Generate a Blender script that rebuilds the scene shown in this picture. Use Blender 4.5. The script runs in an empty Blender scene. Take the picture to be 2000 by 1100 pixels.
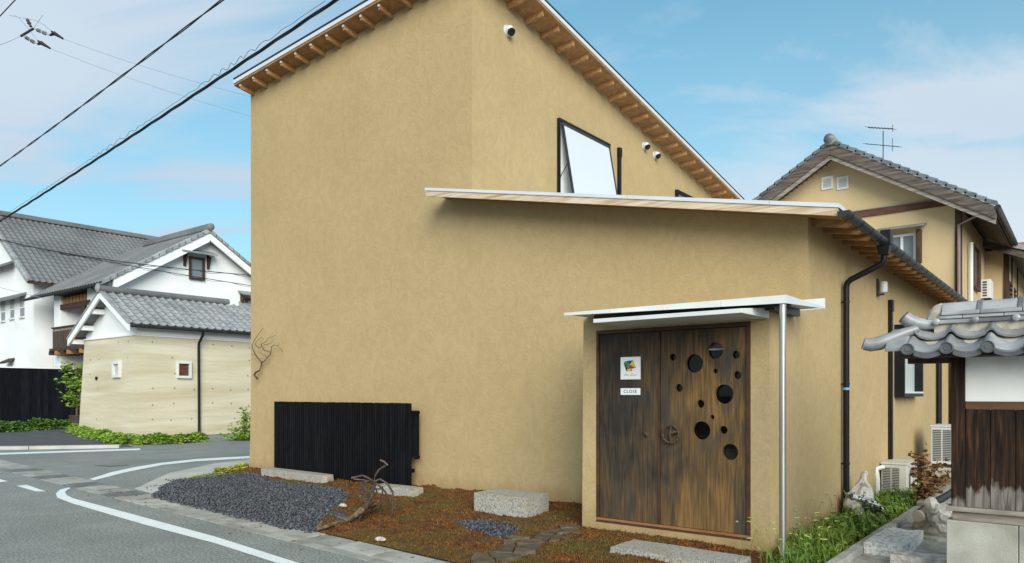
import bpy, bmesh, math, random
from mathutils import Vector, Matrix, noise
random.seed(7)
S = bpy.context.scene
COL = S.collection
R = math.radians

# ------------------------------------------------------------------ camera, light, exposure
# world x runs along the street facade, y into the plot, z up; the camera stands at the origin
F, CX, CY, EYE = 1431.0, 1000.0, 768.0, 1.62
TH = math.atan2(.618, .786)
cT, sT = math.cos(TH), math.sin(TH)
cam = bpy.data.cameras.new('camera')
cam.sensor_width = 36; cam.lens = F / 2000 * 36; cam.shift_y = (CY - 550) / 2000
cam.clip_start = .1; cam.clip_end = 3000
camo = bpy.data.objects.new('camera', cam); COL.objects.link(camo)
camo.location = (0, 0, EYE); camo.rotation_euler = (R(90), 0, TH)
S.camera = camo

SUN = Vector((.67, -.62, .43)).normalized()
W = bpy.data.worlds.new('World'); S.world = W; W.use_nodes = True
nt = W.node_tree; N = nt.nodes; L = nt.links; N.clear()
sky = N.new('ShaderNodeTexSky'); sky.sky_type = 'NISHITA'; sky.sun_disc = False
sky.sun_elevation = math.asin(SUN.z); sky.sun_rotation = math.atan2(SUN.x, SUN.y)
sky.air_density = 1.0; sky.dust_density = .6; sky.ozone_density = 1.6
tc = N.new('ShaderNodeTexCoord')
sep = N.new('ShaderNodeSeparateXYZ'); L.new(tc.outputs['Generated'], sep.inputs[0])
def wmath(op, a, b=None):
    n = N.new('ShaderNodeMath'); n.operation = op
    for i, q in enumerate((a, b)):
        if q is None: continue
        if isinstance(q, (int, float)): n.inputs[i].default_value = q
        else: L.new(q, n.inputs[i])
    return n.outputs[0]
zc = wmath('ADD', wmath('MAXIMUM', sep.outputs[2], 0), .16)
comb = N.new('ShaderNodeCombineXYZ')
L.new(wmath('DIVIDE', sep.outputs[0], zc), comb.inputs[0]); L.new(wmath('DIVIDE', sep.outputs[1], zc), comb.inputs[1])
mp0 = N.new('ShaderNodeMapping'); mp0.inputs['Rotation'].default_value = (0, 0, -TH + .12); L.new(comb.outputs[0], mp0.inputs[0])
mp = N.new('ShaderNodeMapping'); mp.inputs['Scale'].default_value = (.60, .95, 1)
mp.inputs['Location'].default_value = (3.1, .7, 0)
L.new(mp0.outputs[0], mp.inputs[0])
cn = N.new('ShaderNodeTexNoise'); cn.inputs['Scale'].default_value = 1.25; cn.inputs['Detail'].default_value = 9
cn.inputs['Roughness'].default_value = .56; cn.inputs['Distortion'].default_value = .9
L.new(mp.outputs[0], cn.inputs['Vector'])
cr = N.new('ShaderNodeValToRGB'); cr.color_ramp.elements[0].position = .42; cr.color_ramp.elements[1].position = .60
cr.color_ramp.elements[0].color = (.04, .04, .04, 1); cr.color_ramp.elements[1].color = (.92, .92, .92, 1)
L.new(cn.outputs['Fac'], cr.inputs[0])
cn2 = N.new('ShaderNodeTexNoise'); cn2.inputs['Scale'].default_value = .5; cn2.inputs['Detail'].default_value = 3
L.new(mp.outputs[0], cn2.inputs['Vector'])
ccol = N.new('ShaderNodeValToRGB')
ccol.color_ramp.elements[0].position = .35; ccol.color_ramp.elements[0].color = (3.9, 4.75, 5.75, 1)
ccol.color_ramp.elements[1].position = .65; ccol.color_ramp.elements[1].color = (5.05, 5.75, 6.3, 1)
L.new(cn2.outputs['Fac'], ccol.inputs[0])
tint = N.new('ShaderNodeMix'); tint.data_type = 'RGBA'; tint.blend_type = 'MULTIPLY'; tint.inputs[0].default_value = 1
L.new(sky.outputs[0], tint.inputs[6]); tint.inputs[7].default_value = (.50, 1.30, 1.22, 1)
mx = N.new('ShaderNodeMix'); mx.data_type = 'RGBA'
hz_ = wmath('MULTIPLY', wmath('MAXIMUM', wmath('SUBTRACT', .60, sep.outputs[2]), 0), 1.25)
cf = wmath('MINIMUM', wmath('ADD', wmath('MULTIPLY', cr.outputs[0], .9), hz_), .97)
L.new(cf, mx.inputs[0]); L.new(tint.outputs[2], mx.inputs[6]); L.new(ccol.outputs[0], mx.inputs[7])
bg = N.new('ShaderNodeBackground'); bg.inputs[1].default_value = .05
L.new(mx.outputs[2], bg.inputs[0])
wo = N.new('ShaderNodeOutputWorld'); L.new(bg.outputs[0], wo.inputs[0])

sl = bpy.data.lights.new('sun', 'SUN'); sl.energy = 1.5; sl.angle = R(42); sl.color = (1, .955, .88)
so = bpy.data.objects.new('sun', sl); COL.objects.link(so)
so.rotation_euler = (-SUN).to_track_quat('-Z', 'Y').to_euler(); so.location = (6, -6, 20)
S.view_settings.view_transform = 'Standard'; S.view_settings.look = 'None'
S.view_settings.exposure = 1.5; S.view_settings.gamma = 1; S.view_settings.use_curve_mapping = False
S.cycles.max_bounces = 8; S.cycles.diffuse_bounces = 4; S.cycles.transparent_max_bounces = 12

# ------------------------------------------------------------------ surveying helpers (photo point -> point on a known plane)
def ray(u, v):
    X = (u - CX) / F
    return Vector((cT * X - sT, sT * X + cT, (CY - v) / F))
O0 = Vector((0, 0, EYE))
def on_x(u, v, x): d = ray(u, v); return O0 + d * (x / d.x)
def on_y(u, v, y): d = ray(u, v); return O0 + d * (y / d.y)
def on_z(u, v, z=0.0): d = ray(u, v); return O0 + d * ((z - EYE) / d.z)
def at(u, v, Y): return O0 + ray(u, v) * Y
def lerp(a, b, t): return a + (b - a) * t
def nz(x, y, z=0.0): return noise.noise(Vector((x, y, z)))

# ------------------------------------------------------------------ mesh helpers
class MB:
    def __init__(s): s.v = []; s.f = []
    def add(s, vs, fs):
        b = len(s.v); s.v += [tuple(p) for p in vs]; s.f += [tuple(i + b for i in q) for q in fs]; return s
    def box(s, x0, y0, z0, x1, y1, z1):
        return s.add([(x0, y0, z0), (x1, y0, z0), (x1, y1, z0), (x0, y1, z0), (x0, y0, z1), (x1, y0, z1), (x1, y1, z1), (x0, y1, z1)],
                     [(3, 2, 1, 0), (4, 5, 6, 7), (0, 1, 5, 4), (1, 2, 6, 5), (2, 3, 7, 6), (3, 0, 4, 7)])
    def prism(s, pts, vec):
        n = len(pts); vec = Vector(vec); P = [Vector(p) for p in pts]
        return s.add(P + [p + vec for p in P], [tuple(range(n))[::-1], tuple(range(n, 2 * n))] + [(i, (i + 1) % n, n + (i + 1) % n, n + i) for i in range(n)])
    def loft(s, a, b):
        n = len(a)
        return s.add(list(a) + list(b), [tuple(range(n))[::-1], tuple(range(n, 2 * n))] + [(i, (i + 1) % n, n + (i + 1) % n, n + i) for i in range(n)])
    def bar(s, p, q, w, h, up=(0, 0, 1)):
        p, q = Vector(p), Vector(q); d = (q - p).normalized(); sd = d.cross(Vector(up)).normalized() * w / 2; u = sd.cross(d).normalized() * h / 2
        a = [p - sd - u, p + sd - u, p + sd + u, p - sd + u]
        return s.loft(a, [k + q - p for k in a])
    def tube(s, path, r, n=8, cap=True):
        P = [Vector(p) for p in path]; m = len(P)
        rr = r if isinstance(r, (list, tuple)) else [r] * m
        b = len(s.v); prev = None
        for i, p in enumerate(P):
            t = (P[min(i + 1, m - 1)] - P[max(i - 1, 0)]).normalized()
            if prev is None:
                a = Vector((0, 0, 1)) if abs(t.z) < .9 else Vector((1, 0, 0)); x = t.cross(a).normalized()
            else:
                x = (prev - t * prev.dot(t)).normalized()
            prev = x; y = t.cross(x)
            for k in range(n):
                an = 2 * math.pi * k / n
                s.v.append(tuple(p + (x * math.cos(an) + y * math.sin(an)) * rr[i]))
        for i in range(m - 1):
            for k in range(n):
                s.f.append((b + i * n + k, b + i * n + (k + 1) % n, b + (i + 1) * n + (k + 1) % n, b + (i + 1) * n + k))
        if cap:
            s.f.append(tuple(b + k for k in range(n))[::-1]); s.f.append(tuple(b + (m - 1) * n + k for k in range(n)))
        return s
    def lathe(s, prof, o, axis=(0, 0, 1), n=14):
        o = Vector(o); ax = Vector(axis).normalized(); a = Vector((0, 0, 1)) if abs(ax.z) < .9 else Vector((1, 0, 0))
        x = ax.cross(a).normalized(); y = ax.cross(x); b = len(s.v)
        for r, h in prof:
            for k in range(n):
                an = 2 * math.pi * k / n
                s.v.append(tuple(o + ax * h + (x * math.cos(an) + y * math.sin(an)) * max(r, 1e-4)))
        for i in range(len(prof) - 1):
            for k in range(n):
                s.f.append((b + i * n + k, b + i * n + (k + 1) % n, b + (i + 1) * n + (k + 1) % n, b + (i + 1) * n + k))
        s.f.append(tuple(b + k for k in range(n))[::-1]); s.f.append(tuple(b + (len(prof) - 1) * n + k for k in range(n)))
        return s

ORG = {}
def link_mesh(name, verts, faces, mat, parent=None, smooth=False, bev=0, org=None, fix=True, seg=2):
    o = ORG.get(parent, Vector((0, 0, 0))) if parent else (Vector(org) if org is not None else Vector((0, 0, 0)))
    me = bpy.data.meshes.new(name)
    me.from_pydata([(p[0] - o.x, p[1] - o.y, p[2] - o.z) for p in verts], [], faces)
    if fix:
        bm = bmesh.new(); bm.from_mesh(me); bmesh.ops.recalc_face_normals(bm, faces=bm.faces[:]); bm.to_mesh(me); bm.free()
    if smooth: me.shade_smooth() if smooth is True else me.shade_smooth()
    me.materials.append(mat)
    ob = bpy.data.objects.new(name, me); COL.objects.link(ob)
    if parent: ob.parent = parent
    else: ob.location = o
    ORG[ob] = o
    if smooth == 'auto':
        me.set_sharp_from_angle(angle=R(35))
    if bev:
        m = ob.modifiers.new('Bevel', 'BEVEL'); m.width = bev; m.segments = seg; m.limit_method = 'ANGLE'; m.angle_limit = R(40)
    return ob
def put(name, mb, mat, parent=None, **k): return link_mesh(name, mb.v, mb.f, mat, parent, **k)
def thing(name, label, cat, loc, group=None):
    e = bpy.data.objects.new(name, None); COL.objects.link(e); e.location = loc; e.empty_display_size = .2
    ORG[e] = Vector(loc); tag(e, label, cat, group); return e
def tag(o, label, cat, group=None):
    o['label'] = label; o['category'] = cat
    if group: o['group'] = group
    return o
def kind(o, k): o['kind'] = k; return o
def inst(name, mesh, parent, M):
    ob = bpy.data.objects.new(name, mesh); COL.objects.link(ob)
    o = ORG.get(parent, Vector((0, 0, 0))) if parent else Vector((0, 0, 0))
    ob.parent = parent; ob.matrix_basis = Matrix.Translation(-o) @ M; ORG[ob] = o
    return ob
def frame(o, x, y, z):
    M = Matrix.Identity(4)
    for i, a in enumerate((x, y, z)):
        for k in range(3): M[k][i] = a[k]
    for k in range(3): M[k][3] = o[k]
    return M
def mesh_of(name, mb, mat, smooth=False):
    me = bpy.data.meshes.new(name); me.from_pydata(mb.v, [], mb.f)
    bm = bmesh.new(); bm.from_mesh(me); bmesh.ops.recalc_face_normals(bm, faces=bm.faces[:]); bm.to_mesh(me); bm.free()
    if smooth: me.shade_smooth(); me.set_sharp_from_angle(angle=R(40))
    me.materials.append(mat); return me

# ------------------------------------------------------------------ materials
def mat(name, c1, c2=None, scale=4.0, detail=5, rough=.8, bump=0.0, bscale=30.0, metal=0.0, spec=.4, stretch=(1, 1, 1), rand=0.0,
        dist=0.0, world=True, lo=.35, hi=.65, c3=None, s3=1.0, f3=.5, fine=0.0, fscale=150.0, bdist=.01):
    """noise-mixed colour c1..c2, an optional third colour in larger patches, bump, per-object variation"""
    m = bpy.data.materials.new(name); m.use_nodes = True
    t = m.node_tree; n = t.nodes; l = t.links; b = n['Principled BSDF']
    b.inputs['Roughness'].default_value = rough; b.inputs['Metallic'].default_value = metal; b.inputs['Specular IOR Level'].default_value = spec
    if world:
        src = n.new('ShaderNodeNewGeometry').outputs['Position']
    else:
        src = n.new('ShaderNodeTexCoord').outputs['Object']
        oi = n.new('ShaderNodeObjectInfo'); mu = n.new('ShaderNodeMath'); mu.operation = 'MULTIPLY'; mu.inputs[1].default_value = 37
        l.new(oi.outputs['Random'], mu.inputs[0]); va = n.new('ShaderNodeVectorMath'); l.new(src, va.inputs[0]); l.new(mu.outputs[0], va.inputs[1]); src = va.outputs[0]
    mpn = n.new('ShaderNodeMapping'); mpn.inputs['Scale'].default_value = stretch; l.new(src, mpn.inputs[0])
    def noi(sc, de=5, di=0.0, v=mpn.outputs[0]):
        q = n.new('ShaderNodeTexNoise'); q.inputs['Scale'].default_value = sc; q.inputs['Detail'].default_value = de; q.inputs['Distortion'].default_value = di
        l.new(v, q.inputs['Vector']); return q.outputs['Fac']
    def ramp(f, a, z, ca=(0, 0, 0), cz=(1, 1, 1)):
        q = n.new('ShaderNodeValToRGB'); q.color_ramp.elements[0].position = a; q.color_ramp.elements[1].position = z
        q.color_ramp.elements[0].color = (*ca, 1); q.color_ramp.elements[1].color = (*cz, 1); l.new(f, q.inputs[0]); return q.outputs[0]
    def mixc(f, a, c):
        q = n.new('ShaderNodeMix'); q.data_type = 'RGBA'
        if isinstance(f, float): q.inputs[0].default_value = f
        else: l.new(f, q.inputs[0])
        for i, w in ((6, a), (7, c)):
            if isinstance(w, tuple): q.inputs[i].default_value = (*w, 1)
            else: l.new(w, q.inputs[i])
        return q.outputs[2]
    c2 = c2 or c1
    col = ramp(noi(scale, detail, dist), lo, hi, c1, c2)
    if c3: col = mixc(ramp(noi(s3, 4, .4), f3 - .12, f3 + .12), col, c3)
    if fine or rand:
        h = n.new('ShaderNodeHueSaturation'); l.new(col, h.inputs['Color'])
        val = None
        if fine:
            mr = n.new('ShaderNodeMapRange'); mr.inputs[1].default_value = .3; mr.inputs[2].default_value = .7; mr.inputs[3].default_value = 1 - fine; mr.inputs[4].default_value = 1 + fine
            l.new(noi(fscale, 2, 0, src), mr.inputs[0]); val = mr.outputs[0]
        if rand:
            oi2 = n.new('ShaderNodeObjectInfo'); mr2 = n.new('ShaderNodeMapRange'); mr2.inputs[3].default_value = 1 - rand; mr2.inputs[4].default_value = 1 + rand
            l.new(oi2.outputs['Random'], mr2.inputs[0])
            if val is None: val = mr2.outputs[0]
            else:
                mm = n.new('ShaderNodeMath'); mm.operation = 'MULTIPLY'; l.new(val, mm.inputs[0]); l.new(mr2.outputs[0], mm.inputs[1]); val = mm.outputs[0]
        l.new(val, h.inputs['Value']); col = h.outputs[0]
    l.new(col, b.inputs['Base Color'])
    if bump:
        bn = n.new('ShaderNodeBump'); bn.inputs['Strength'].default_value = bump; bn.inputs['Distance'].default_value = bdist
        l.new(noi(bscale, 6, dist), bn.inputs['Height']); l.new(bn.outputs[0], b.inputs['Normal'])
    m['k'] = 1
    return m
def shift_nodes(m): return m.node_tree, m.node_tree.nodes, m.node_tree.links, m.node_tree.nodes['Principled BSDF']

def mat_plaster():
    m = bpy.data.materials.new('tan_plaster'); m.use_nodes = True
    t, n, l, b = shift_nodes(m); b.inputs['Roughness'].default_value = .92; b.inputs['Specular IOR Level'].default_value = .15
    pos = n.new('ShaderNodeNewGeometry').outputs['Position']
    def noi(sc, de, di, st=(1, 1, 1), rot=(0, 0, 0), off=(0, 0, 0)):
        mp_ = n.new('ShaderNodeMapping'); mp_.inputs['Scale'].default_value = st; mp_.inputs['Rotation'].default_value = rot; mp_.inputs['Location'].default_value = off
        l.new(pos, mp_.inputs[0]); q = n.new('ShaderNodeTexNoise'); q.inputs['Scale'].default_value = sc; q.inputs['Detail'].default_value = de
        q.inputs['Distortion'].default_value = di; q.inputs['Roughness'].default_value = .6; l.new(mp_.outputs[0], q.inputs['Vector']); return q.outputs['Fac']
    big = noi(.55, 4, .6); mid = noi(2.4, 6, 1.2); fine_ = noi(48, 4, 0); trow = noi(3.0, 3, 2.6, (1.15, 1.15, 1.0), (.3, .7, 0), (5, 2, 1))
    r = n.new('ShaderNodeValToRGB'); r.color_ramp.elements[0].position = .3; r.color_ramp.elements[1].position = .7
    r.color_ramp.elements[0].color = (.412, .303, .153, 1); r.color_ramp.elements[1].color = (.448, .334, .176, 1); l.new(big, r.inputs[0])
    def shade(col, f, amt, lo_=.3, hi_=.7):
        mr = n.new('ShaderNodeMapRange'); mr.inputs[1].default_value = lo_; mr.inputs[2].default_value = hi_; mr.inputs[3].default_value = 1 - amt; mr.inputs[4].default_value = 1 + amt
        l.new(f, mr.inputs[0]); h = n.new('ShaderNodeHueSaturation'); l.new(col, h.inputs['Color']); l.new(mr.outputs[0], h.inputs['Value']); return h.outputs[0]
    c = shade(r.outputs[0], mid, .022); c = shade(c, fine_, .085); c = shade(c, trow, .030, .42, .58)
    sz = n.new('ShaderNodeSeparateXYZ'); l.new(pos, sz.inputs[0])
    dm = n.new('ShaderNodeMapRange'); dm.inputs[1].default_value = 0; dm.inputs[2].default_value = .55; dm.inputs[3].default_value = .42; dm.inputs[4].default_value = -.25; l.new(sz.outputs[2], dm.inputs[0])
    dn = n.new('ShaderNodeMath'); l.new(dm.outputs[0], dn.inputs[0]); l.new(noi(5, 7, .4, (1, 1, .6)), dn.inputs[1])
    dr = n.new('ShaderNodeValToRGB'); dr.color_ramp.elements[0].position = .46; dr.color_ramp.elements[1].position = .92; dr.color_ramp.elements[1].color = (.6, .6, .6, 1); l.new(dn.outputs[0], dr.inputs[0])
    dx = n.new('ShaderNodeMix'); dx.data_type = 'RGBA'; l.new(dr.outputs[0], dx.inputs[0]); l.new(c, dx.inputs[6]); dx.inputs[7].default_value = (.27, .165, .065, 1); c = dx.outputs[2]
    st = noi(2.2, 6, .3, (4.5, 4.5, .16), (0, 0, 0), (2, 7, 0)); c = shade(c, st, .010, .35, .65)
    l.new(c, b.inputs['Base Color'])
    ma = n.new('ShaderNodeMath'); ma.operation = 'MULTIPLY_ADD'; ma.inputs[1].default_value = 2.2; l.new(trow, ma.inputs[0]); l.new(fine_, ma.inputs[2])
    ma2 = n.new('ShaderNodeMath'); ma2.operation = 'MULTIPLY_ADD'; ma2.inputs[1].default_value = 1.2; l.new(mid, ma2.inputs[0]); l.new(ma.outputs[0], ma2.inputs[2])
    bp = n.new('ShaderNodeBump'); bp.inputs['Strength'].default_value = .30; bp.inputs['Distance'].default_value = .009; l.new(ma2.outputs[0], bp.inputs['Height']); l.new(bp.outputs[0], b.inputs['Normal'])
    return m
def mat_door():
    m = bpy.data.materials.new('streaked_door_wood'); m.use_nodes = True
    t, n, l, b = shift_nodes(m); b.inputs['Roughness'].default_value = .62; b.inputs['Specular IOR Level'].default_value = .25
    pos = n.new('ShaderNodeNewGeometry').outputs['Position']
    def noi(sc, de, di, st, off=(0, 0, 0)):
        mp_ = n.new('ShaderNodeMapping'); mp_.inputs['Scale'].default_value = st; mp_.inputs['Location'].default_value = off
        l.new(pos, mp_.inputs[0]); q = n.new('ShaderNodeTexNoise'); q.inputs['Scale'].default_value = sc; q.inputs['Detail'].default_value = de
        q.inputs['Distortion'].default_value = di; l.new(mp_.outputs[0], q.inputs['Vector']); return q.outputs['Fac']
    fineg = noi(10, 9, .35, (5.0, 1, .30)); patch = noi(1.7, 5, .8, (1.7, 1, .8), (3.3, 0, .4)); patch2 = noi(2.6, 5, .6, (2.2, 1, .6), (8, 0, 3))
    r = n.new('ShaderNodeValToRGB'); e = r.color_ramp.elements
    e[0].position = .28; e[0].color = (.026, .021, .017, 1); e[1].position = .80; e[1].color = (.23, .125, .042, 1)
    k = e.new(.45); k.color = (.060, .042, .026, 1); k = e.new(.6); k.color = (.115, .068, .028, 1)
    sx = n.new('ShaderNodeSeparateXYZ'); l.new(pos, sx.inputs[0])
    gx = n.new('ShaderNodeMapRange'); gx.inputs[1].default_value = -4.3; gx.inputs[2].default_value = -2.7; gx.inputs[3].default_value = -.06; gx.inputs[4].default_value = .15; l.new(sx.outputs[0], gx.inputs[0])
    a0 = n.new('ShaderNodeMath'); a0.operation = 'MULTIPLY_ADD'; a0.inputs[1].default_value = .72; a0.inputs[2].default_value = .14; l.new(fineg, a0.inputs[0]); a1 = n.new('ShaderNodeMath'); a1.operation = 'ADD'; l.new(a0.outputs[0], a1.inputs[0]); l.new(gx.outputs[0], a1.inputs[1])
    a2 = n.new('ShaderNodeMath'); a2.operation = 'MULTIPLY_ADD'; a2.inputs[1].default_value = .75; l.new(patch, a2.inputs[0]); l.new(a1.outputs[0], a2.inputs[2])
    a3 = n.new('ShaderNodeMath'); a3.operation = 'SUBTRACT'; a3.inputs[1].default_value = .40; l.new(a2.outputs[0], a3.inputs[0])
    gz_ = n.new('ShaderNodeMapRange'); gz_.inputs[1].default_value = .2; gz_.inputs[2].default_value = 1.3; gz_.inputs[3].default_value = .07; gz_.inputs[4].default_value = -.015; l.new(sx.outputs[2], gz_.inputs[0])
    a4 = n.new('ShaderNodeMath'); a4.operation = 'ADD'; l.new(a3.outputs[0], a4.inputs[0]); l.new(gz_.outputs[0], a4.inputs[1]); l.new(a4.outputs[0], r.inputs[0])
    mx_ = n.new('ShaderNodeMix'); mx_.data_type = 'RGBA'; rr = n.new('ShaderNodeValToRGB'); rr.color_ramp.elements[0].position = .5; rr.color_ramp.elements[1].position = .72
    rr.color_ramp.elements[1].color = (.75, .75, .75, 1); l.new(patch2, rr.inputs[0]); l.new(rr.outputs[0], mx_.inputs[0]); l.new(r.outputs[0], mx_.inputs[6]); mx_.inputs[7].default_value = (.045, .046, .046, 1)
    l.new(mx_.outputs[2], b.inputs['Base Color'])
    bp = n.new('ShaderNodeBump'); bp.inputs['Strength'].default_value = .3; bp.inputs['Distance'].default_value = .005; l.new(fineg, bp.inputs['Height']); l.new(bp.outputs[0], b.inputs['Normal'])
    return m
def mat_old_boards(z0, z1):
    """dark stained boards, bleached grey and flaking towards the sill (wear that belongs to the boards)"""
    m = bpy.data.materials.new('weathered_dark_boards'); m.use_nodes = True
    t, n, l, b = shift_nodes(m); b.inputs['Roughness'].default_value = .8; b.inputs['Specular IOR Level'].default_value = .2
    pos = n.new('ShaderNodeNewGeometry').outputs['Position']; sx = n.new('ShaderNodeSeparateXYZ'); l.new(pos, sx.inputs[0])
    def noi(sc, st, di=0.3, de=7):
        mp_ = n.new('ShaderNodeMapping'); mp_.inputs['Scale'].default_value = st; l.new(pos, mp_.inputs[0])
        q = n.new('ShaderNodeTexNoise'); q.inputs['Scale'].default_value = sc; q.inputs['Detail'].default_value = de; q.inputs['Distortion'].default_value = di; l.new(mp_.outputs[0], q.inputs['Vector']); return q.outputs['Fac']
    g = noi(10, (4, 4, .25), .8); p = noi(9, (2.2, 2.2, .55), .5)
    r = n.new('ShaderNodeValToRGB'); e = r.color_ramp.elements
    e[0].position = .36; e[0].color = (.0075, .0058, .005, 1); e[1].position = .74; e[1].color = (.085, .036, .014, 1); k = e.new(.55); k.color = (.026, .013, .0075, 1); l.new(g, r.inputs[0])
    r2 = n.new('ShaderNodeValToRGB'); r2.color_ramp.elements[0].position = .35; r2.color_ramp.elements[0].color = (.06, .05, .042, 1)
    r2.color_ramp.elements[1].position = .65; r2.color_ramp.elements[1].color = (.23, .20, .175, 1); l.new(g, r2.inputs[0])
    mr = n.new('ShaderNodeMapRange'); mr.inputs[1].default_value = z0; mr.inputs[2].default_value = z1; mr.inputs[3].default_value = .62; mr.inputs[4].default_value = -.4; l.new(sx.outputs[2], mr.inputs[0])
    ad = n.new('ShaderNodeMath'); l.new(p, ad.inputs[0]); l.new(mr.outputs[0], ad.inputs[1])
    rp = n.new('ShaderNodeValToRGB'); rp.color_ramp.elements[0].position = .6; rp.color_ramp.elements[1].position = .76; l.new(ad.outputs[0], rp.inputs[0])
    mx_ = n.new('ShaderNodeMix'); mx_.data_type = 'RGBA'; l.new(rp.outputs[0], mx_.inputs[0]); l.new(r.outputs[0], mx_.inputs[6]); l.new(r2.outputs[0], mx_.inputs[7]); l.new(mx_.outputs[2], b.inputs['Base Color'])
    bp = n.new('ShaderNodeBump'); bp.inputs['Strength'].default_value = .4; bp.inputs['Distance'].default_value = .006; l.new(g, bp.inputs['Height']); l.new(bp.outputs[0], b.inputs['Normal'])
    return m
def mat_glass(name, base, rough=.06, trans=0.0):
    m = bpy.data.materials.new(name); m.use_nodes = True; t, n, l, b = shift_nodes(m)
    b.inputs['Base Color'].default_value = (*base, 1); b.inputs['Roughness'].default_value = rough; b.inputs['Specular IOR Level'].default_value = .5
    if trans:
        tr = n.new('ShaderNodeBsdfTransparent'); tr.inputs[0].default_value = (.9, .95, .93, 1); ms = n.new('ShaderNodeMixShader'); ms.inputs[0].default_value = trans
        gl = n.new('ShaderNodeBsdfGlossy'); gl.inputs['Roughness'].default_value = .03
        l.new(gl.outputs[0], ms.inputs[1]); l.new(tr.outputs[0], ms.inputs[2]); l.new(ms.outputs[0], n['Material Output'].inputs[0])
    return m

M = {}
M['plaster'] = mat_plaster()
M['door'] = mat_door()
M['soffit'] = mat('soffit_wood', (.27, .135, .052), (.40, .21, .088), 9, stretch=(1, 1, 1), dist=.6, rough=.75, bump=.15, bscale=40)
M['rafter'] = mat('rafter_wood', (.31, .155, .06), (.46, .255, .108), 6, stretch=(2, 2, 6), rough=.75, rand=.12, world=False)
M['barge'] = mat('pale_weathered_fascia', (.42, .27, .14), (.66, .53, .39), 3.5, stretch=(.35, 2, 9), dist=.8, rough=.75, lo=.3, hi=.6)
M['white_metal'] = mat('pale_sheet_metal', (.60, .64, .67), (.66, .69, .71), 2, rough=.38, metal=.1, spec=.5)
M['white_paint'] = mat('white_painted_steel', (.68, .69, .67), (.60, .61, .59), 3, rough=.5)
M['steel'] = mat('brushed_steel', (.50, .46, .42), (.62, .58, .53), 3, stretch=(8, 8, .5), rough=.34, metal=1.0)
M['black'] = mat('black_plastic', (.006, .006, .0065), (.010, .010, .011), 5, rough=.45, spec=.25)
M['gutter'] = mat('dark_grey_gutter', (.020, .022, .024), (.036, .038, .040), 2, rough=.42, spec=.3)
M['slat'] = mat('black_stained_slats', (.0035, .0035, .004), (.008, .008, .009), 6, stretch=(3, 3, .4), rough=.7, spec=.12, rand=.3, world=False)
M['blackboard'] = mat('charred_black_boards', (.004, .005, .008), (.010, .011, .016), 6, stretch=(3, 3, .3), rough=.8, spec=.1, rand=.35, world=False)
M['frame_brown'] = mat('rusty_brown_frame', (.045, .020, .011), (.085, .036, .018), 6, rough=.6, bump=.1)
M['sill_wood'] = mat('orange_brown_threshold', (.20, .085, .028), (.32, .15, .055), 8, stretch=(.5, 3, 3), rough=.6)
M['rust'] = mat('rusty_iron', (.045, .026, .018), (.11, .062, .040), 30, rough=.7, bump=.3, bscale=90, metal=.2)
M['rebar'] = mat('rusty_rebar', (.042, .026, .021), (.11, .075, .062), 14, rough=.55, bump=.25, bscale=120, metal=.3)
M['dark_glass'] = mat_glass('dark_glass', (.01, .012, .014), .05)
M['porch_glass'] = mat_glass('porch_glass', (.02, .02, .02), .05, .985)
M['frost_reflection'] = mat_glass('frosted_glass_sky_reflection', (.60, .64, .67), .07)  # frosted panes; bright sky reflection is put into the pale base colour
M['sky_glass'] = mat_glass('grey_window_glass', (.16, .19, .21), .08)
M['white_board'] = mat('white_board', (.80, .82, .82), (.74, .76, .76), 3, rough=.5)
M['asphalt'] = mat('worn_asphalt', (.225, .232, .212), (.27, .277, .252), 1.6, detail=9, rough=.9, bump=.6, bscale=130, c3=(.20, .207, .19), s3=.5, f3=.58, fine=.5, fscale=38, spec=.25, bdist=.006)
M['asphalt_new'] = mat('dark_new_asphalt', (.062, .066, .070), (.088, .092, .096), 2, rough=.9, bump=.6, bscale=120, fine=.3, fscale=60)
M['paint'] = mat('road_paint', (.80, .83, .81), (.66, .70, .68), 2.5, rough=.7, lo=.5, hi=.8, c3=(.25, .26, .24), s3=42, f3=.70, fine=.06, fscale=60, bump=.15, bscale=150)
M['conc'] = mat('old_concrete', (.29, .285, .25), (.40, .39, .35), 3.2, detail=8, rough=.9, bump=.35, bscale=60, rand=.20, world=False, fine=.12, fscale=90, c3=(.21, .195, .15), s3=2.2, f3=.6)
M['conc_pale'] = mat('pale_concrete', (.40, .39, .345), (.50, .49, .45), 1.6, detail=8, rough=.9, bump=.3, bscale=60, fine=.10, fscale=90)
M['found'] = mat('foundation_concrete', (.30, .29, .245), (.42, .41, .36), 3.5, detail=8, rough=.9, bump=.3, bscale=70, c3=(.20, .195, .175), s3=3, f3=.58, fine=.08, fscale=160)
M['grate'] = mat('galvanised_grating', (.15, .16, .165), (.24, .25, .25), 5, rough=.5, metal=.5)
M['granite'] = mat('speckled_granite', (.17, .16, .135), (.43, .41, .355), 60, detail=5, rough=.85, bump=.6, bscale=50, lo=.34, hi=.58, c3=(.34, .25, .13), s3=2.4, f3=.64)
M['rough_stone'] = mat('rough_pale_granite', (.36, .345, .31), (.74, .72, .67), 30, detail=7, rough=.9, bump=1.0, bscale=34, lo=.36, hi=.58, bdist=.02)
M['pink_stone'] = mat('pinkish_rubble_stone', (.38, .32, .27), (.68, .62, .56), 15, detail=7, rough=.9, bump=.9, bscale=34, bdist=.02)
M['grey_stone'] = mat('grey_field_stone', (.25, .235, .19), (.46, .43, .36), 12, detail=7, rough=.9, bump=.8, bscale=40, bdist=.015)
M['flag'] = mat('brown_flagstone', (.070, .052, .032), (.135, .105, .070), 9, detail=7, rough=.75, bump=.5, bscale=40, rand=.2, world=False)
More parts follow.
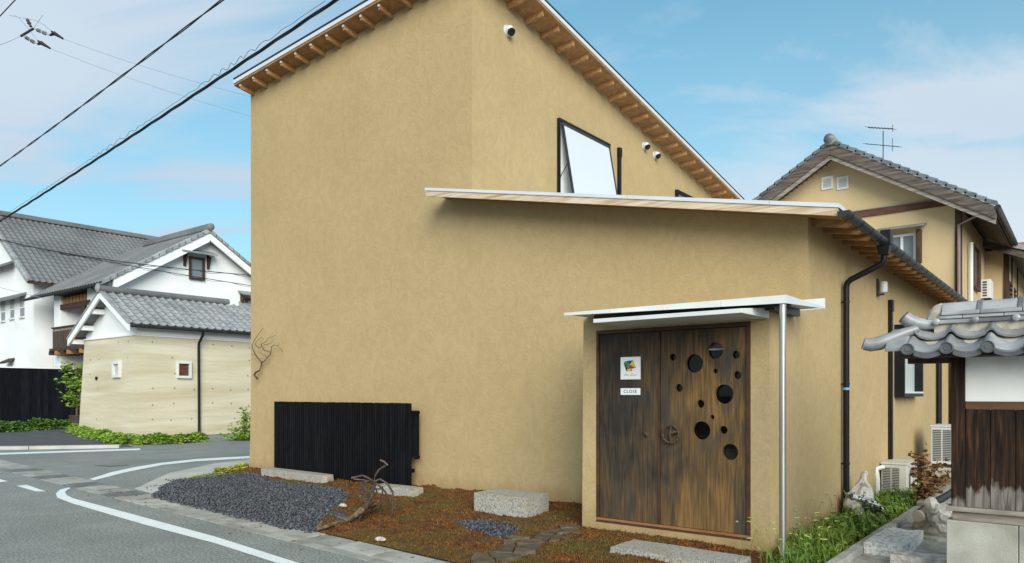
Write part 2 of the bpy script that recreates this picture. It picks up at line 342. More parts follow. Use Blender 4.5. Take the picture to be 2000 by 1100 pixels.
M['gravel'] = mat('blue_black_gravel', (.009, .011, .015), (.125, .133, .150), 34, detail=2, rough=.7, bump=.3, bscale=200, lo=.38, hi=.66)
M['moss'] = mat('rusty_moss', (.060, .021, .006), (.215, .078, .012), 9, detail=9, rough=.95, bump=1.0, bscale=90, c3=(.10, .080, .013), s3=1.5, f3=.55, fine=.28, fscale=55, bdist=.03)
M['moss_tuft'] = mat('moss_tufts', (.085, .028, .007), (.24, .092, .014), 8, rough=.95, c3=(.115, .092, .015), s3=1.5, f3=.55)
M['soil'] = mat('dark_soil', (.045, .033, .020), (.085, .065, .040), 4, rough=.95, bump=.8, bscale=40)
M['yard'] = mat('gritty_yard_soil', (.22, .205, .16), (.42, .395, .33), 9, detail=9, rough=.95, bump=.7, bscale=70, fine=.2, fscale=120)
M['wood_drift'] = mat('driftwood', (.06, .035, .019), (.22, .145, .085), 18, stretch=(1, 1, 1), detail=7, rough=.85, bump=.8, bscale=50, dist=.8)
M['twig'] = mat('dry_twig', (.075, .042, .024), (.14, .085, .05), 12, rough=.85)
M['white_wall'] = mat('white_lime_plaster', (.82, .83, .825), (.77, .785, .78), .6, rough=.9, c3=(.66, .67, .66), s3=.5, f3=.68, bump=.1, bscale=12, fine=.015)
M['earth'] = mat('rammed_earth', (.53, .475, .335), (.645, .59, .45), .8, stretch=(.32, .32, 3.6), detail=8, rough=.95, bump=.5, bscale=2.4, dist=.5, c3=(.50, .435, .29), s3=.6, f3=.62, fine=.04, fscale=30, bdist=.035)
M['tile'] = mat('silver_grey_tile', (.22, .228, .23), (.34, .35, .345), 3, rough=.45, rand=.16, world=False, spec=.5)
M['tile_dk'] = mat('dark_grey_verge_tile', (.085, .095, .10), (.17, .185, .19), 3, rough=.45, rand=.15, world=False, spec=.5)
M['tile_far'] = mat('grey_roof_tile', (.135, .137, .138), (.19, .192, .19), .5, rough=.55, spec=.3, fine=.08, fscale=3)
M['tile_near'] = mat('weathered_blue_grey_tile', (.115, .12, .125), (.36, .365, .37), 3.0, detail=6, rough=.36, rand=.12, world=False, spec=.6, lo=.3, hi=.62, bump=.12, bscale=25)
M['tile_dark'] = mat('dark_tile_face', (.055, .06, .068), (.12, .125, .13), 8, detail=6, rough=.5)
M['mortar'] = mat('roof_mortar', (.33, .29, .23), (.50, .46, .39), 14, rough=.95, bump=.7, bscale=60)
M['dark_wood'] = mat('dark_brown_timber', (.030, .015, .009), (.075, .036, .019), 5, stretch=(3, 3, .6), detail=6, rough=.7, bump=.2, bscale=30)
M['brown_wood'] = mat('red_brown_timber', (.070, .028, .014), (.12, .052, .026), 4, stretch=(1, 3, 3), detail=6, rough=.7)
M['grey_wood'] = mat('bleached_timber', (.15, .125, .10), (.32, .28, .235), 7, stretch=(.5, 3, 5), detail=7, rough=.85, bump=.3, bscale=40)
M['balcony'] = mat('balcony_slats', (.045, .028, .019), (.10, .065, .042), 6, stretch=(3, 3, .4), rough=.75, rand=.25, world=False)
M['boards'] = mat_old_boards(.72, 1.10)
M['post'] = mat_old_boards(.68, .92)
M['panel'] = mat('off_white_infill', (.80, .79, .755), (.75, .74, .70), 1.6, rough=.9, c3=(.50, .485, .44), s3=1.9, f3=.70, fine=.03)
M['tan'] = mat('neighbour_tan_render', (.50, .372, .20), (.57, .435, .245), .7, rough=.92, bump=.2, bscale=60, fine=.05, fscale=40)
M['fascia'] = mat('weathered_bargeboard', (.055, .040, .030), (.15, .122, .10), 3, stretch=(.6, 3, 7), detail=7, dist=.4, rough=.85)
M['ac'] = mat('aged_ivory_casing', (.47, .46, .40), (.56, .55, .49), 2, rough=.5)
M['ac2'] = mat('grey_white_casing', (.50, .52, .50), (.57, .58, .56), 2, rough=.5)
M['grille'] = mat('dark_fins', (.045, .045, .042), (.09, .088, .08), 3, rough=.6)
M['shed'] = mat('pale_grey_cladding', (.40, .425, .40), (.44, .46, .44), 1.2, rough=.7)
M['leaf'] = mat('bright_ground_cover', (.12, .22, .020), (.24, .36, .035), 5, rough=.6, fine=.3, fscale=14)
M['leaf_dark'] = mat('shrub_leaves', (.05, .13, .02), (.12, .24, .03), 6, rough=.55, fine=.3, fscale=20)
M['grass'] = mat('weed_blades', (.045, .105, .012), (.20, .29, .035), 1.6, rough=.6, fine=.35, fscale=25)
M['seed'] = mat('foxtail_heads', (.22, .29, .06), (.38, .42, .12), 12, rough=.8)
M['yellow_leaf'] = mat('yellow_green_weeds', (.26, .27, .035), (.38, .38, .05), 6, rough=.7, fine=.25, fscale=20)
M['dead_leaf'] = mat('dead_brown_leaves', (.10, .047, .018), (.24, .125, .05), 20, rough=.8, fine=.35, fscale=40)
M['wire'] = mat('cable_black', (.012, .011, .014), (.02, .018, .022), 3, rough=.6)
M['wire_thin'] = mat('grey_wire', (.22, .26, .29), (.28, .31, .34), 3, rough=.6)
M['ceramic'] = mat('grey_ceramic', (.20, .21, .20), (.32, .33, .32), 8, rough=.3)
M['sack'] = mat('pale_crumpled_sack', (.36, .33, .28), (.56, .52, .46), 9, rough=.8, bump=.8, bscale=20, dist=1, c3=(.03, .03, .03), s3=7, f3=.66)
M['silver_bag'] = mat('printed_silver_film', (.03, .032, .035), (.62, .65, .68), 26, detail=3, rough=.35, lo=.46, hi=.54, dist=1.2, bump=.6, bscale=20)
M['cloth'] = mat('plaster_stiff_cloth', (.44, .41, .36), (.62, .59, .53), 14, rough=.9, bump=.8, bscale=30)
M['log_end'] = mat('sawn_log_end', (.40, .32, .24), (.54, .46, .37), 9, rough=.85)
M['blue_wire'] = mat('pale_blue_cord', (.30, .38, .45), (.36, .44, .5), 9, rough=.6)
M['red'] = mat('flat_red', (.42, .02, .025), rough=.5); M['green'] = mat('flat_green', (.02, .28, .08), rough=.5)
M['blue'] = mat('flat_blue', (.015, .07, .20), rough=.5); M['yellow'] = mat('flat_yellow', (.72, .50, .015), rough=.5)
M['ink'] = mat('black_ink', (.015, .015, .015), rough=.6); M['grey_ink'] = mat('grey_ink', (.12, .13, .13), rough=.6)
M['sign_white'] = mat('white_sign_board', (.80, .82, .81), rough=.45)
M['magenta'] = mat('plum_curtain', (.30, .03, .11), (.38, .05, .15), 6, rough=.9)
M['pale_green'] = mat('pale_green_glaze', (.42, .48, .22), (.52, .56, .30), 4, rough=.4)
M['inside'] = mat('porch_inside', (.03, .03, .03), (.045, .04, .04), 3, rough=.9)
M['red_roof'] = mat('red_sheet_roof', (.36, .10, .06), (.45, .15, .09), 3, rough=.6)
M['terracotta'] = mat('dark_plant_pot', (.05, .035, .028), (.08, .055, .045), 6, rough=.7)

# ------------------------------------------------------------------ ground, road, markings
def sheet(name, pts, m, z=None, k='structure'):
    P = [Vector((p[0], p[1], p[2] if z is None else z)) for p in pts]
    o = link_mesh(name, P, [tuple(range(len(P)))], m, fix=False)
    if o.data.polygons[0].normal.z < 0: o.data.flip_normals()
    if k: kind(o, k)
    return o
gz = lambda pts, z=0.0: [on_z(u, v, z) for u, v in pts]
sheet('ground', [(-400, -400, 0), (400, -400, 0), (400, 400, 0), (-400, 400, 0)], M['soil'], -.012)
sheet('road', [(-75, -14, 0), (14, -14, 0), (14, 5.2, 0), (-2.2, 5.0, 0), (-13.0, 6.0, 0), (-13.9, 9.2, 0), (-14.4, 40, 0), (-27.0, 40, 0), (-26.6, 12.2, 0), (-75, 8.6, 0)], M['asphalt'], 0.0)
sheet('driveway', gz([(-260, 842), (140, 836), (205, 858), (262, 873), (-260, 880)], .004), M['asphalt_new'])
sheet('driveway', [(-60, 8.6, .001), (-27.3, 12.4, .001), (-42, 17, .001), (-60, 18, .001)], M['asphalt_new'], -.002)
ln = MB()
def strip(mb, A, B, z):
    n = len(A); vs = gz(A, z) + gz(B, z); mb.add(vs, [(i, i + 1, n + i + 1, n + i) for i in range(n - 1)])
def marking(label_name, A, B):
    q = MB(); strip(q, A, B, .004); o = put(label_name, q, M['paint'], fix=False)
    if o.data.polygons[0].normal.z < 0: o.data.flip_normals()
    kind(o, 'structure'); return o
marking('edge_line', [(136, 952), (118, 956), (109, 964), (112, 972), (140, 983), (280, 1024), (420, 1061), (546, 1101), (760, 1168)],
        [(137, 954), (131, 957), (127, 961), (130, 967), (142, 973), (280, 1010), (420, 1048), (588, 1101), (800, 1168)])
marking('side_line', [(174, 936), (217, 922.5), (262, 912.7), (315, 904), (385, 896.5), (485, 891), (600, 886)], [(184, 938), (245, 922.5), (315, 908.5), (385, 900.8), (485, 895.2), (600, 890)])
marking('centre_dash', [(32, 949), (70, 960)], [(52, 947), (90, 960)][::1])
marking('centre_dash', [(-60, 925), (0, 942)], [(-45, 925), (16, 940)])
marking('far_line', [(-260, 891), (0, 885), (274, 876)], [(-260, 895), (0, 888), (274, 879)])
k_ = MB(); far = gz([(-260, 880.5), (60, 877.5), (235, 874.5)], 0); 
for a, b in zip(far[:-1], far[1:]): k_.bar(a + Vector((0, 0, .04)), b + Vector((0, 0, .04)), .28, .10)
kind(put('kerb', k_, M['conc_pale'], bev=.01), 'structure')

# drain channel along the road: concrete covers, some of them steel gratings
DU = [(-60, 885), (21, 906), (70, 914), (147, 934), (196, 942), (262, 953), (308, 967), (437, 997), (497, 1012), (624, 1038), (710, 1057.5), (786, 1076.5), (856, 1100), (960, 1133)]
DL = [(-60, 905), (0, 920.5), (56, 930.5), (140, 953), (224, 970.5), (315, 991.5), (385, 1007.5), (472, 1030.5), (560, 1053.5), (653, 1081.5), (703, 1099), (800, 1133)]
pu = gz(DU); pl = gz(DL)
def fit(P):
    n = len(P); sx = sum(p.x for p in P); sy = sum(p.y for p in P); sxx = sum(p.x * p.x for p in P); sxy = sum(p.x * p.y for p in P)
    k = (n * sxy - sx * sy) / (n * sxx - sx * sx); return k, (sy - k * sx) / n
def curve_y(P, x):
    P = sorted(P, key=lambda p: p.x)
    for a, b in zip(P[:-1], P[1:]):
        if a.x <= x <= b.x: return lerp(a.y, b.y, (x - a.x) / (b.x - a.x))
    return P[0].y if x < P[0].x else P[-1].y
ku, cu = fit(pu); kl, cl = fit(pl)
def edge_in(x): return ku * x + cu          # inner edge of the channel
def edge_out(x): return kl * x + cl
bed_ = MB().prism([(-24, edge_out(-24), -.1), (-1.0, edge_out(-1), -.1), (-1.0, edge_in(-1), -.1), (-24, edge_in(-24), -.1)], (0, 0, .098))
channel = kind(put('drain_channel', bed_, M['soil']), 'structure')
x = -22.0; ci = 0
GR = {}
grate_x = [on_z(u, v).x for u, v in [(45, 917), (92, 930), (160, 948), (262, 968)]]
while x < -1.4:
    w = .60 if x < -12 else .62
    isg = any(x <= gx < x + w for gx in grate_x)
    x1 = x + w - .020
    def pt(xx, t, z): return Vector((xx, lerp(edge_out(xx) + .004, edge_in(xx) - .004, t), z))
    if isg:
        g = MB()
        for t in (0, .93): g.prism([pt(x, t, -.001), pt(x1, t, -.001), pt(x1, t + .07, -.001), pt(x, t + .07, -.001)], (0, 0, .012))
        for q in range(11):
            xx = lerp(x, x1 - .03, q / 10); g.prism([pt(xx, .07, -.001), pt(xx + .022, .07, -.001), pt(xx + .022, .93, -.001), pt(xx, .93, -.001)], (0, 0, .011))
        put('grating', g, M['grate'], channel)
    else:
        dz = random.uniform(.006, .013)
        for t0, t1 in ((0, .235), (.25, 1)):
            g = MB().prism([pt(x, t0, -.001), pt(x1, t0, -.001), pt(x1, t1, -.001), pt(x, t1, -.001)], (0, 0, dz + (.003 if t0 == 0 else 0)))
            put('cover_slab' if t0 else 'edge_slab', g, M['conc'], channel)
    x += w; ci += 1
sheet('pavement', gz([(262, 955), (330, 924), (420, 905), (520, 893), (700, 880), (560, 915), (488, 916), (430, 920), (352, 938), (303, 966)], .004), M['conc_pale'])
marking('road_patch', [(186, 908.5), (215, 910), (250, 908)], [(186, 909.5), (215, 911.5), (250, 909)]).data.materials[0] = M['asphalt_new']

# planting bed with mounded rust-brown moss
YF, YP = 8.44, 7.20
XL, XC, XR = -13.40, -7.414, -2.45
def bed_h(x, y):
    e = y - edge_in(x)
    h = .055 + .035 * nz(x * .9, y * .9, 3.1) + .024 * nz(x * 2.7, y * 2.7, 1.7) + .020 * abs(nz(x * 6, y * 6, 5.2)) + .014 * abs(nz(x * 14, y * 14, 2.2))
    h += (.05 + .05 * abs(nz(x * 7, y * 7, 6))) * max(0, 1 - (YF - y) / .8)
    return max(.002, h * min(1, .25 + e / .35))
def bed_pt(s, t):
    x = lerp(-11.75 - 1.75 * t, -2.2, s); yy = YF + .02 if x < -4.5 else 7.5
    return x, lerp(edge_in(x), yy, t)
NS, NT = 330, 100
vs, fs = [], []
for j in range(NT + 1):
    for i in range(NS + 1):
        x, y = bed_pt(i / NS, j / NT); vs.append((x, y, bed_h(x, y)))
for j in range(NT):
    for i in range(NS):
        a = j * (NS + 1) + i; fs.append((a, a + 1, a + NS + 2, a + NS + 1))
kind(link_mesh('moss_bed', vs, fs, M['moss'], smooth=True, fix=False), 'structure')

def inside(P, x, y):
    c = False; n = len(P)
    for i in range(n):
        a, b = P[i], P[i - 1]
        if (a[1] > y) != (b[1] > y) and x < (b[0] - a[0]) * (y - a[1]) / (b[1] - a[1]) + a[0]: c = not c
    return c
GP = gz([(297, 966), (315, 953), (350, 941), (410, 933), (470, 928), (489, 925), (512, 936), (560, 947), (612, 950), (652, 957), (678, 968), (676, 978), (655, 995), (628, 1012), (614, 1035), (560, 1028), (480, 1009), (420, 996), (350, 979)], .05)
GP2 = gz([(890, 1019), (915, 1015), (960, 1016), (1000, 1022), (1016, 1030), (1005, 1040), (985, 1048), (965, 1050), (940, 1040), (915, 1030)], .07)
# moss tufts
vs, fs = [], []
rnd = random.Random(3)
while len(fs) < 34000:
    s, t = rnd.random() ** .8, rnd.random(); x, y = bed_pt(s, t)
    if inside(GP, x, y) or inside(GP2, x, y): continue
    if rnd.random() > .35 + .9 * max(0, nz(x * 3, y * 3, 9)): continue
    z = bed_h(x, y) - .004
    for q in range(3):
        a = rnd.uniform(0, 6.283); h = rnd.uniform(.012, .032); w = rnd.uniform(.006, .012); b = len(vs)
        dx, dy = math.cos(a), math.sin(a); lx, ly = rnd.uniform(-.02, .02), rnd.uniform(-.02, .02)
        vs += [(x - dx * w, y - dy * w, z), (x + dx * w, y + dy * w, z), (x + lx, y + ly, z + h)]; fs.append((b, b + 1, b + 2))
kind(link_mesh('moss_tufts', vs, fs, M['moss_tuft'], fix=False), 'stuff')

# loose gravel
phi = (1 + 5 ** .5) / 2
ICO = [Vector(p).normalized() for p in [(-1, phi, 0), (1, phi, 0), (-1, -phi, 0), (1, -phi, 0), (0, -1, phi), (0, 1, phi), (0, -1, -phi), (0, 1, -phi), (phi, 0, -1), (phi, 0, 1), (-phi, 0, -1), (-phi, 0, 1)]]
ICOF = [(0, 11, 5), (0, 5, 1), (0, 1, 7), (0, 7, 10), (0, 10, 11), (1, 5, 9), (5, 11, 4), (11, 10, 2), (10, 7, 6), (7, 1, 8), (3, 9, 4), (3, 4, 2), (3, 2, 6), (3, 6, 8), (3, 8, 9), (4, 9, 5), (2, 4, 11), (6, 2, 10), (8, 6, 7), (9, 8, 1)]
def gravel(name, P, step, r0, r1, zoff=.012):
    vs, fs = [], []; rnd = random.Random(11)
    xs = [p[0] for p in P]; ys = [p[1] for p in P]; x = min(xs)
    while x < max(xs):
        y = min(ys)
        while y < max(ys):
            px, py = x + rnd.uniform(-.6, .6) * step, y + rnd.uniform(-.6, .6) * step
            if inside(P, px + .10 * nz(px * 6, py * 6) + .05 * nz(px * 19, py * 19), py + .10 * nz(px * 6, py * 6, 4) + .05 * nz(px * 19, py * 19, 2)):
                r = rnd.uniform(r0, r1); sc = Vector((rnd.uniform(.75, 1.3), rnd.uniform(.75, 1.3), rnd.uniform(.5, .9))) * r
                Q = Matrix.Rotation(rnd.uniform(0, 6.28), 3, Vector((rnd.uniform(-1, 1), rnd.uniform(-1, 1), rnd.uniform(.2, 1))).normalized())
                o = Vector((px, py, bed_h(px, py) + zoff + rnd.uniform(-.006, .012))); b = len(vs)
                for p in ICO:
                    w = Q @ Vector((p.x * sc.x, p.y * sc.y, p.z * sc.z)) * rnd.uniform(.85, 1.15); vs.append(tuple(o + w))
                fs += [tuple(i + b for i in f) for f in ICOF]
            y += step
        x += step
    return kind(link_mesh(name, vs, fs, M['gravel'], fix=False), 'stuff')
gravel('gravel', GP, .030, .010, .023, .007)
gravel('gravel', GP2, .028, .010, .020, .006)

# flagstone path
flag_path = kind(bpy.data.objects.new('flagstone_path', None), 'structure'); COL.objects.link(flag_path); ORG[flag_path] = Vector((0, 0, 0))
FL = [[(480, 437), (620, 370), (735, 362), (700, 440)], [(745, 365), (900, 360), (985, 370), (930, 428), (712, 438)], [(470, 452), (780, 457), (800, 475), (610, 512), (545, 500)],
      [(300, 500), (340, 435), (450, 442), (540, 520), (400, 548), (330, 552)], [(745, 345), (900, 305), (1035, 335), (940, 360), (760, 360)], [(640, 290), (700, 275), (890, 280), (870, 300), (700, 315)],
      [(935, 280), (1050, 218), (1180, 213), (1110, 260), (1040, 318), (910, 290)], [(1060, 325), (1135, 268), (1270, 268), (1270, 300), (1130, 325)], [(1140, 255), (1195, 208), (1320, 208), (1335, 216), (1265, 250)],
      [(1160, 175), (1300, 165), (1370, 185), (1350, 200), (1170, 200)], [(1285, 250), (1345, 222), (1378, 218), (1378, 255)], [(610, 312), (735, 322), (720, 342), (620, 350)]]
for P in FL:
    top = gz([(860 + a / 5, 990 + b / 5) for a, b in P], .085)
    c = sum(top, Vector()) / len(top); fine_p = []
    for i, p in enumerate(top):
        q = top[(i + 1) % len(top)]
        for t in (0, .33, .67):
            e = p.lerp(q, t); fine_p.append(e + (e - c) * random.uniform(-.05, .04) + Vector((0, 0, random.uniform(-.004, .004))))
    g = MB(); n = len(fine_p); low = [p + (p - c) * .03 - Vector((0, 0, .06)) for p in fine_p]
    g.add(fine_p + low + [c + Vector((0, 0, .006))], [(i, (i + 1) % n, 2 * n) for i in range(n)] + [(i, n + i, n + (i + 1) % n, (i + 1) % n) for i in range(n)])
    put('flagstone', g, M['flag'], flag_path, bev=.006, seg=1)

# ------------------------------------------------------------------ main house
house = thing('tan_house', 'tan plastered two storey house with sloping eaves, low side wing and boxed entrance porch', 'house', (-7.4, 8.44, 0))
SX, SY = .062, -.162
def zU(x, y): return 8.09 + SX * (x - XC) + SY * (y - YF)        # upper soffit
YB = 18.6
# upper wall: front face with a soft outward flare at the left foot
prof = [(0, .075), (.12, .062), (.35, .045), (.7, .026), (1.2, .010), (1.9, .0)]
fl = [(XL - f, z) for z, f in prof]
front = [Vector((XL, YF, zU(XL, YF)))] + [Vector((a, YF, z)) for a, z in fl[::-1]] + [Vector((XC, YF, 0)), Vector((XC, YF, zU(XC, YF)))]
back = [Vector((p.x, YB, p.z if p.z < 6 else zU(p.x, YB))) for p in front]
uw = MB().loft(front, back)
put('wall', uw, M['plaster'], house)
ZA = lambda x: 3.604 + .194 * (XR - x)
aw = MB()
A = [Vector((XC, YF, 0)), Vector((XR, YF, 0)), Vector((XR, YF, ZA(XR) + .02)), Vector((XC, YF, ZA(XC) + .02))]; B = [Vector((p.x, 18.85, p.z)) for p in A]
aw.add(A + B, [(0, 1, 2, 3), (1, 5, 6, 2), (5, 4, 7, 6), (3, 2, 6, 7)])
put('wing_wall', aw, M['plaster'], house)
# porch box with the door opening
PX0, PX1, PZ = -4.605, XR, 2.52
DX0, DX1, DZ0, DZ1 = -4.43, -2.64, .150, 2.335
pw = MB()
O_ = [(PX0 - .02, 0), (PX1, 0), (PX1, PZ), (PX0, PZ)]; I_ = [(DX0, DZ0), (DX1, DZ0), (DX1, DZ1), (DX0, DZ1)]
vs = [(a, YP, z) for a, z in O_] + [(a, YP, z) for a, z in I_] + [(a, YP + .13, z) for a, z in I_]
fs = [(i, (i + 1) % 4, 4 + (i + 1) % 4, 4 + i) for i in range(4)] + [(4 + i, 4 + (i + 1) % 4, 8 + (i + 1) % 4, 8 + i) for i in range(4)]
vs += [(PX0 - .02, YF - .002, 0), (PX1, YF - .002, 0), (PX1, YF - .002, PZ), (PX0, YF - .002, PZ)]
fs += [(0, 12, 15, 3), (1, 2, 14, 13), (3, 15, 14, 2)]
put('porch_wall', pw.add(vs, fs), M['plaster'], house, fix=False)
# inside of the porch, glimpsed through the round holes
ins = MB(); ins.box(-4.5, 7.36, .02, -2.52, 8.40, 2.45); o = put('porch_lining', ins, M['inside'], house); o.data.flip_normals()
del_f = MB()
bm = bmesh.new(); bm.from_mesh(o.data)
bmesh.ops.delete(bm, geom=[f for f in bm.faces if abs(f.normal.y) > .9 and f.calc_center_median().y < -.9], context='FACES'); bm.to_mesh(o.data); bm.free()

# ---- upper roof
RX0, RX1, RY0, RY1 = XL - .04, XC + .44, 8.09, 19.1
def slab(zf, x0, y0, x1, y1, lo_, hi_):
    b = [Vector((a, c, zf(a, c) + lo_)) for a, c in ((x0, y0), (x1, y0), (x1, y1), (x0, y1))]
    t = [Vector((a, c, zf(a, c) + hi_)) for a, c in ((x0, y0), (x1, y0), (x1, y1), (x0, y1))]
    return MB().loft(b, t)
roof = put('roof', slab(zU, RX0, RY0, RX1, RY1, .0, .035), M['soffit'], house)
put('metal_edge', slab(zU, RX0 - .015, RY0 - .015, RX1 + .015, RY1 + .015, .036, .102), M['white_metal'], roof)
put('batten', slab(zU, RX0 + .01, RY0 + .01, RX1 - .01, RY1 - .01, .103, .124), M['brown_wood'], roof)
put('roof_sheet', slab(zU, RX0 - .01, RY0 - .01, RX1 + .01, RY1 + .01, .125, .150), M['gutter'], roof)
for i in range(1, 15):
    x = XL - .02 + .455 * (i - 1) + .14
    if x > XC - .1: break
    b = MB(); h = .085
    b.loft([Vector((x + a, RY0 + .05, zU(x + a, RY0 + .05) + z)) for a, z in ((-.022, -h), (.022, -h), (.022, -.001), (-.022, -.001))],
           [Vector((x + a, YF + .02, zU(x + a, YF + .02) + z)) for a, z in ((-.022, -h), (.022, -h), (.022, -.001), (-.022, -.001))])
    put('rafter', b, M['rafter'], roof)
    put('rafter_cap', MB().box(x - .02, RY0 + .03, zU(x, RY0) - .05, x + .02, RY0 + .049, zU(x, RY0) - .012), M['white_metal'], roof)
for i in range(21):
    y = YF + .42 + .455 * i; b = MB(); h = .085
    b.loft([Vector((XC - .02, y + a, zU(XC - .02, y + a) + z)) for a, z in ((-.022, -h), (.022, -h), (.022, -.001), (-.022, -.001))],
           [Vector((RX1 - .06, y + a, zU(RX1 - .06, y + a) + z)) for a, z in ((-.022, -h), (.022, -h), (.022, -.001), (-.022, -.001))])
    put('rafter', b, M['rafter'], roof)

# ---- wing roof
AX0, AX1, AY0, AY1 = -7.955, -2.02, 7.985, 18.7
zt = lambda x, y: 3.566 + .2004 * (-2.004 - x)
wroof = put('wing_roof', slab(zt, XC + .003, AY0 + .03, AX1 - .005, AY1, -.075, -.045), M['soffit'], house)
put('soffit', slab(zt, AX0 + .01, AY0 + .03, XC - .003, YF - .003, -.075, -.045), M['soffit'], wroof)
put('metal_edge', slab(zt, AX0 - .01, AY0 - .012, AX1 + .012, AY0 + .2, -.043, .0), M['white_metal'], wroof)
put('roof_sheet', slab(zt, XC + .003, AY0 + .2, AX1 + .012, AY1 + .02, -.04, -.006), M['white_metal'], wroof)
put('barge_board', slab(zt, AX0, AY0, AX1 + .0, AY0 + .028, -.128, -.045), M['barge'], wroof)
for k in range(1, 4): xk = lerp(AX0, AX1, k / 3.4); put('edge_joint', slab(zt, xk, AY0 - .0145, xk + .012, AY0 + .1, -.044, .002), M['ac2'], wroof)
for i in range(24):
    y = YF + .16 + .44 * i; b = MB(); h = .07
    b.loft([Vector((XR - .02, y + a, zt(XR, y) - .076 + z)) for a, z in ((-.022, -h), (.022, -h), (.022, 0), (-.022, 0))],
           [Vector((AX1 - .03, y + a, zt(AX1 - .03, y) - .076 + z)) for a, z in ((-.022, -h), (.022, -h), (.022, 0), (-.022, 0))])
    put('rafter', b, M['rafter'], wroof)
# gutter: half round trough with hooks
GX, GZ = AX1 + .065, 3.475
gm = MB(); n = 9
ring = lambda y, r: [Vector((GX + r * math.cos(math.pi + math.pi * k / (n - 1)), y, GZ + r * math.sin(math.pi + math.pi * k / (n - 1)))) for k in range(n)]
gy0, gy1 = 7.93, 18.55
vs = ring(gy0, .062) + ring(gy1, .062) + ring(gy0, .055) + ring(gy1, .055)
fs = [(k, k + 1, n + k + 1, n + k) for k in range(n - 1)] + [(2 * n + k, 3 * n + k, 3 * n + k + 1, 2 * n + k + 1) for k in range(n - 1)]
fs += [(0, n, 3 * n, 2 * n), (n - 1, 3 * n - 1, 4 * n - 1, 2 * n - 1), tuple(range(n)), tuple(range(n, 2 * n))]
gut = put('gutter', gm.add(vs, fs), M['gutter'], house, smooth='auto', fix=False)
for i in range(24):
    y = 8.1 + .44 * i; h = MB(); r = .066
    vs = []
    for yy in (y, y + .016):
        vs += [(GX + q * math.cos(math.pi + math.pi * k / 8), yy, GZ + q * math.sin(math.pi + math.pi * k / 8)) for q in (.063, .0655) for k in range(9)]
    fs = [(9 + k, 9 + k + 1, 27 + k + 1, 27 + k) for k in range(8)] + [(k, k + 1, 10 + k, 9 + k) for k in range(8)] + [(18 + k, 27 + k, 28 + k, 19 + k) for k in range(8)]
    h.add(vs, fs); h.box(GX - .069, y, GZ, GX - .06, y + .025, GZ + .04)
    put('gutter_hook', h, M['black'], gut)
# downpipe with hopper, elbows and brackets
PYy = 9.83; PX = XR + .062
hop = MB().loft([Vector((GX + a * .055, PYy + b * .055, 3.30)) for a, b in ((-1, -1), (1, -1), (1, 1), (-1, 1))], [Vector((GX + a * .075, PYy + b * .075, 3.42)) for a, b in ((-1, -1), (1, -1), (1, 1), (-1, 1))])
hop.box(GX - .03, PYy - .07, 3.421, GX + .085, PYy + .07, 3.60)
dp = MB().tube([(GX, PYy, 3.33), (GX, PYy, 3.25), (GX - .02, PYy, 3.20), (PX + .05, PYy, 3.04), (PX + .012, PYy, 3.0), (PX, PYy, 2.95), (PX, PYy, .0)], .037, 14)
dpo = put('downpipe', dp, M['black'], house, smooth='auto')
put('hopper', hop, M['black'], dpo, bev=.006)
for z in (2.75, 1.72, .72): put('pipe_bracket', MB().lathe([(.042, 0), (.042, .03)], (PX, PYy, z)).box(XR + .001, PYy - .012, z + .008, PX - .03, PYy + .012, z + .02), M['black'], dpo)
put('pipe_label', MB().lathe([(.0385, 0), (.0385, .03)], (PX, PYy, 1.66)), mat('blue_sticker', (.15, .35, .55), rough=.5), dpo)
# duct covers
def duct(x, y, z0, z1, w=.075, d=.062, sub=True):
    o = put('duct_cover', MB().box(x + .001, y - w / 2, z0, x + d, y + w / 2, z1), M['black'], house, bev=.006)
    put('duct_cap', MB().box(x + .002, y - w / 2 - .010, z1 - .17, x + d + .012, y + w / 2 + .010, z1 + .012), M['black'], o, bev=.008)
    return o
duct(XR, 12.62, .15, 3.06); duct(XC, 12.87, 4.75, 6.52, .075)
put('drain_pipe', MB().tube([(XR + .06, 17.15, 0), (XR + .06, 17.15, 2.95)], .05, 10), M['black'], house, smooth='auto')
# hooded vents
def vent(x, y, z, r=.085):
    o = put('vent_cap', MB().lathe([(r * 1.25, .001), (r * 1.25, .012), (r, .014), (r, .06), (r * .8, .10), (r * .3, .125)], (x, y, z), (1, 0, 0), 20), M['white_metal'], house, smooth='auto')
    put('vent_louvre', MB().lathe([(r * .86, 0), (r * .86, .05)], (x + .075, y, z - .028), Vector((.75, 0, -.66)), 16), M['black'], o)
vent(XC, 9.295, 7.50, .072); vent(XC, 13.95, 6.87, .066); vent(XC, 14.44, 6.80, .066)
lm = put('wall_lamp', MB().box(XR + .001, 11.78, 3.05, XR + .03, 11.88, 3.30), M['gutter'], house, bev=.004)
put('lamp_shade', MB().lathe([(.05, 0), (.055, .02), (.055, .14), (.045, .155)], (XR + .09, 11.82, 3.10), (0, 0, 1), 16), mat('opal_glass', (.62, .63, .60), rough=.4), lm, smooth='auto')
put('lamp_arm', MB().box(XR + .028, 11.80, 3.058, XR + .10, 11.84, 3.085), M['gutter'], lm)
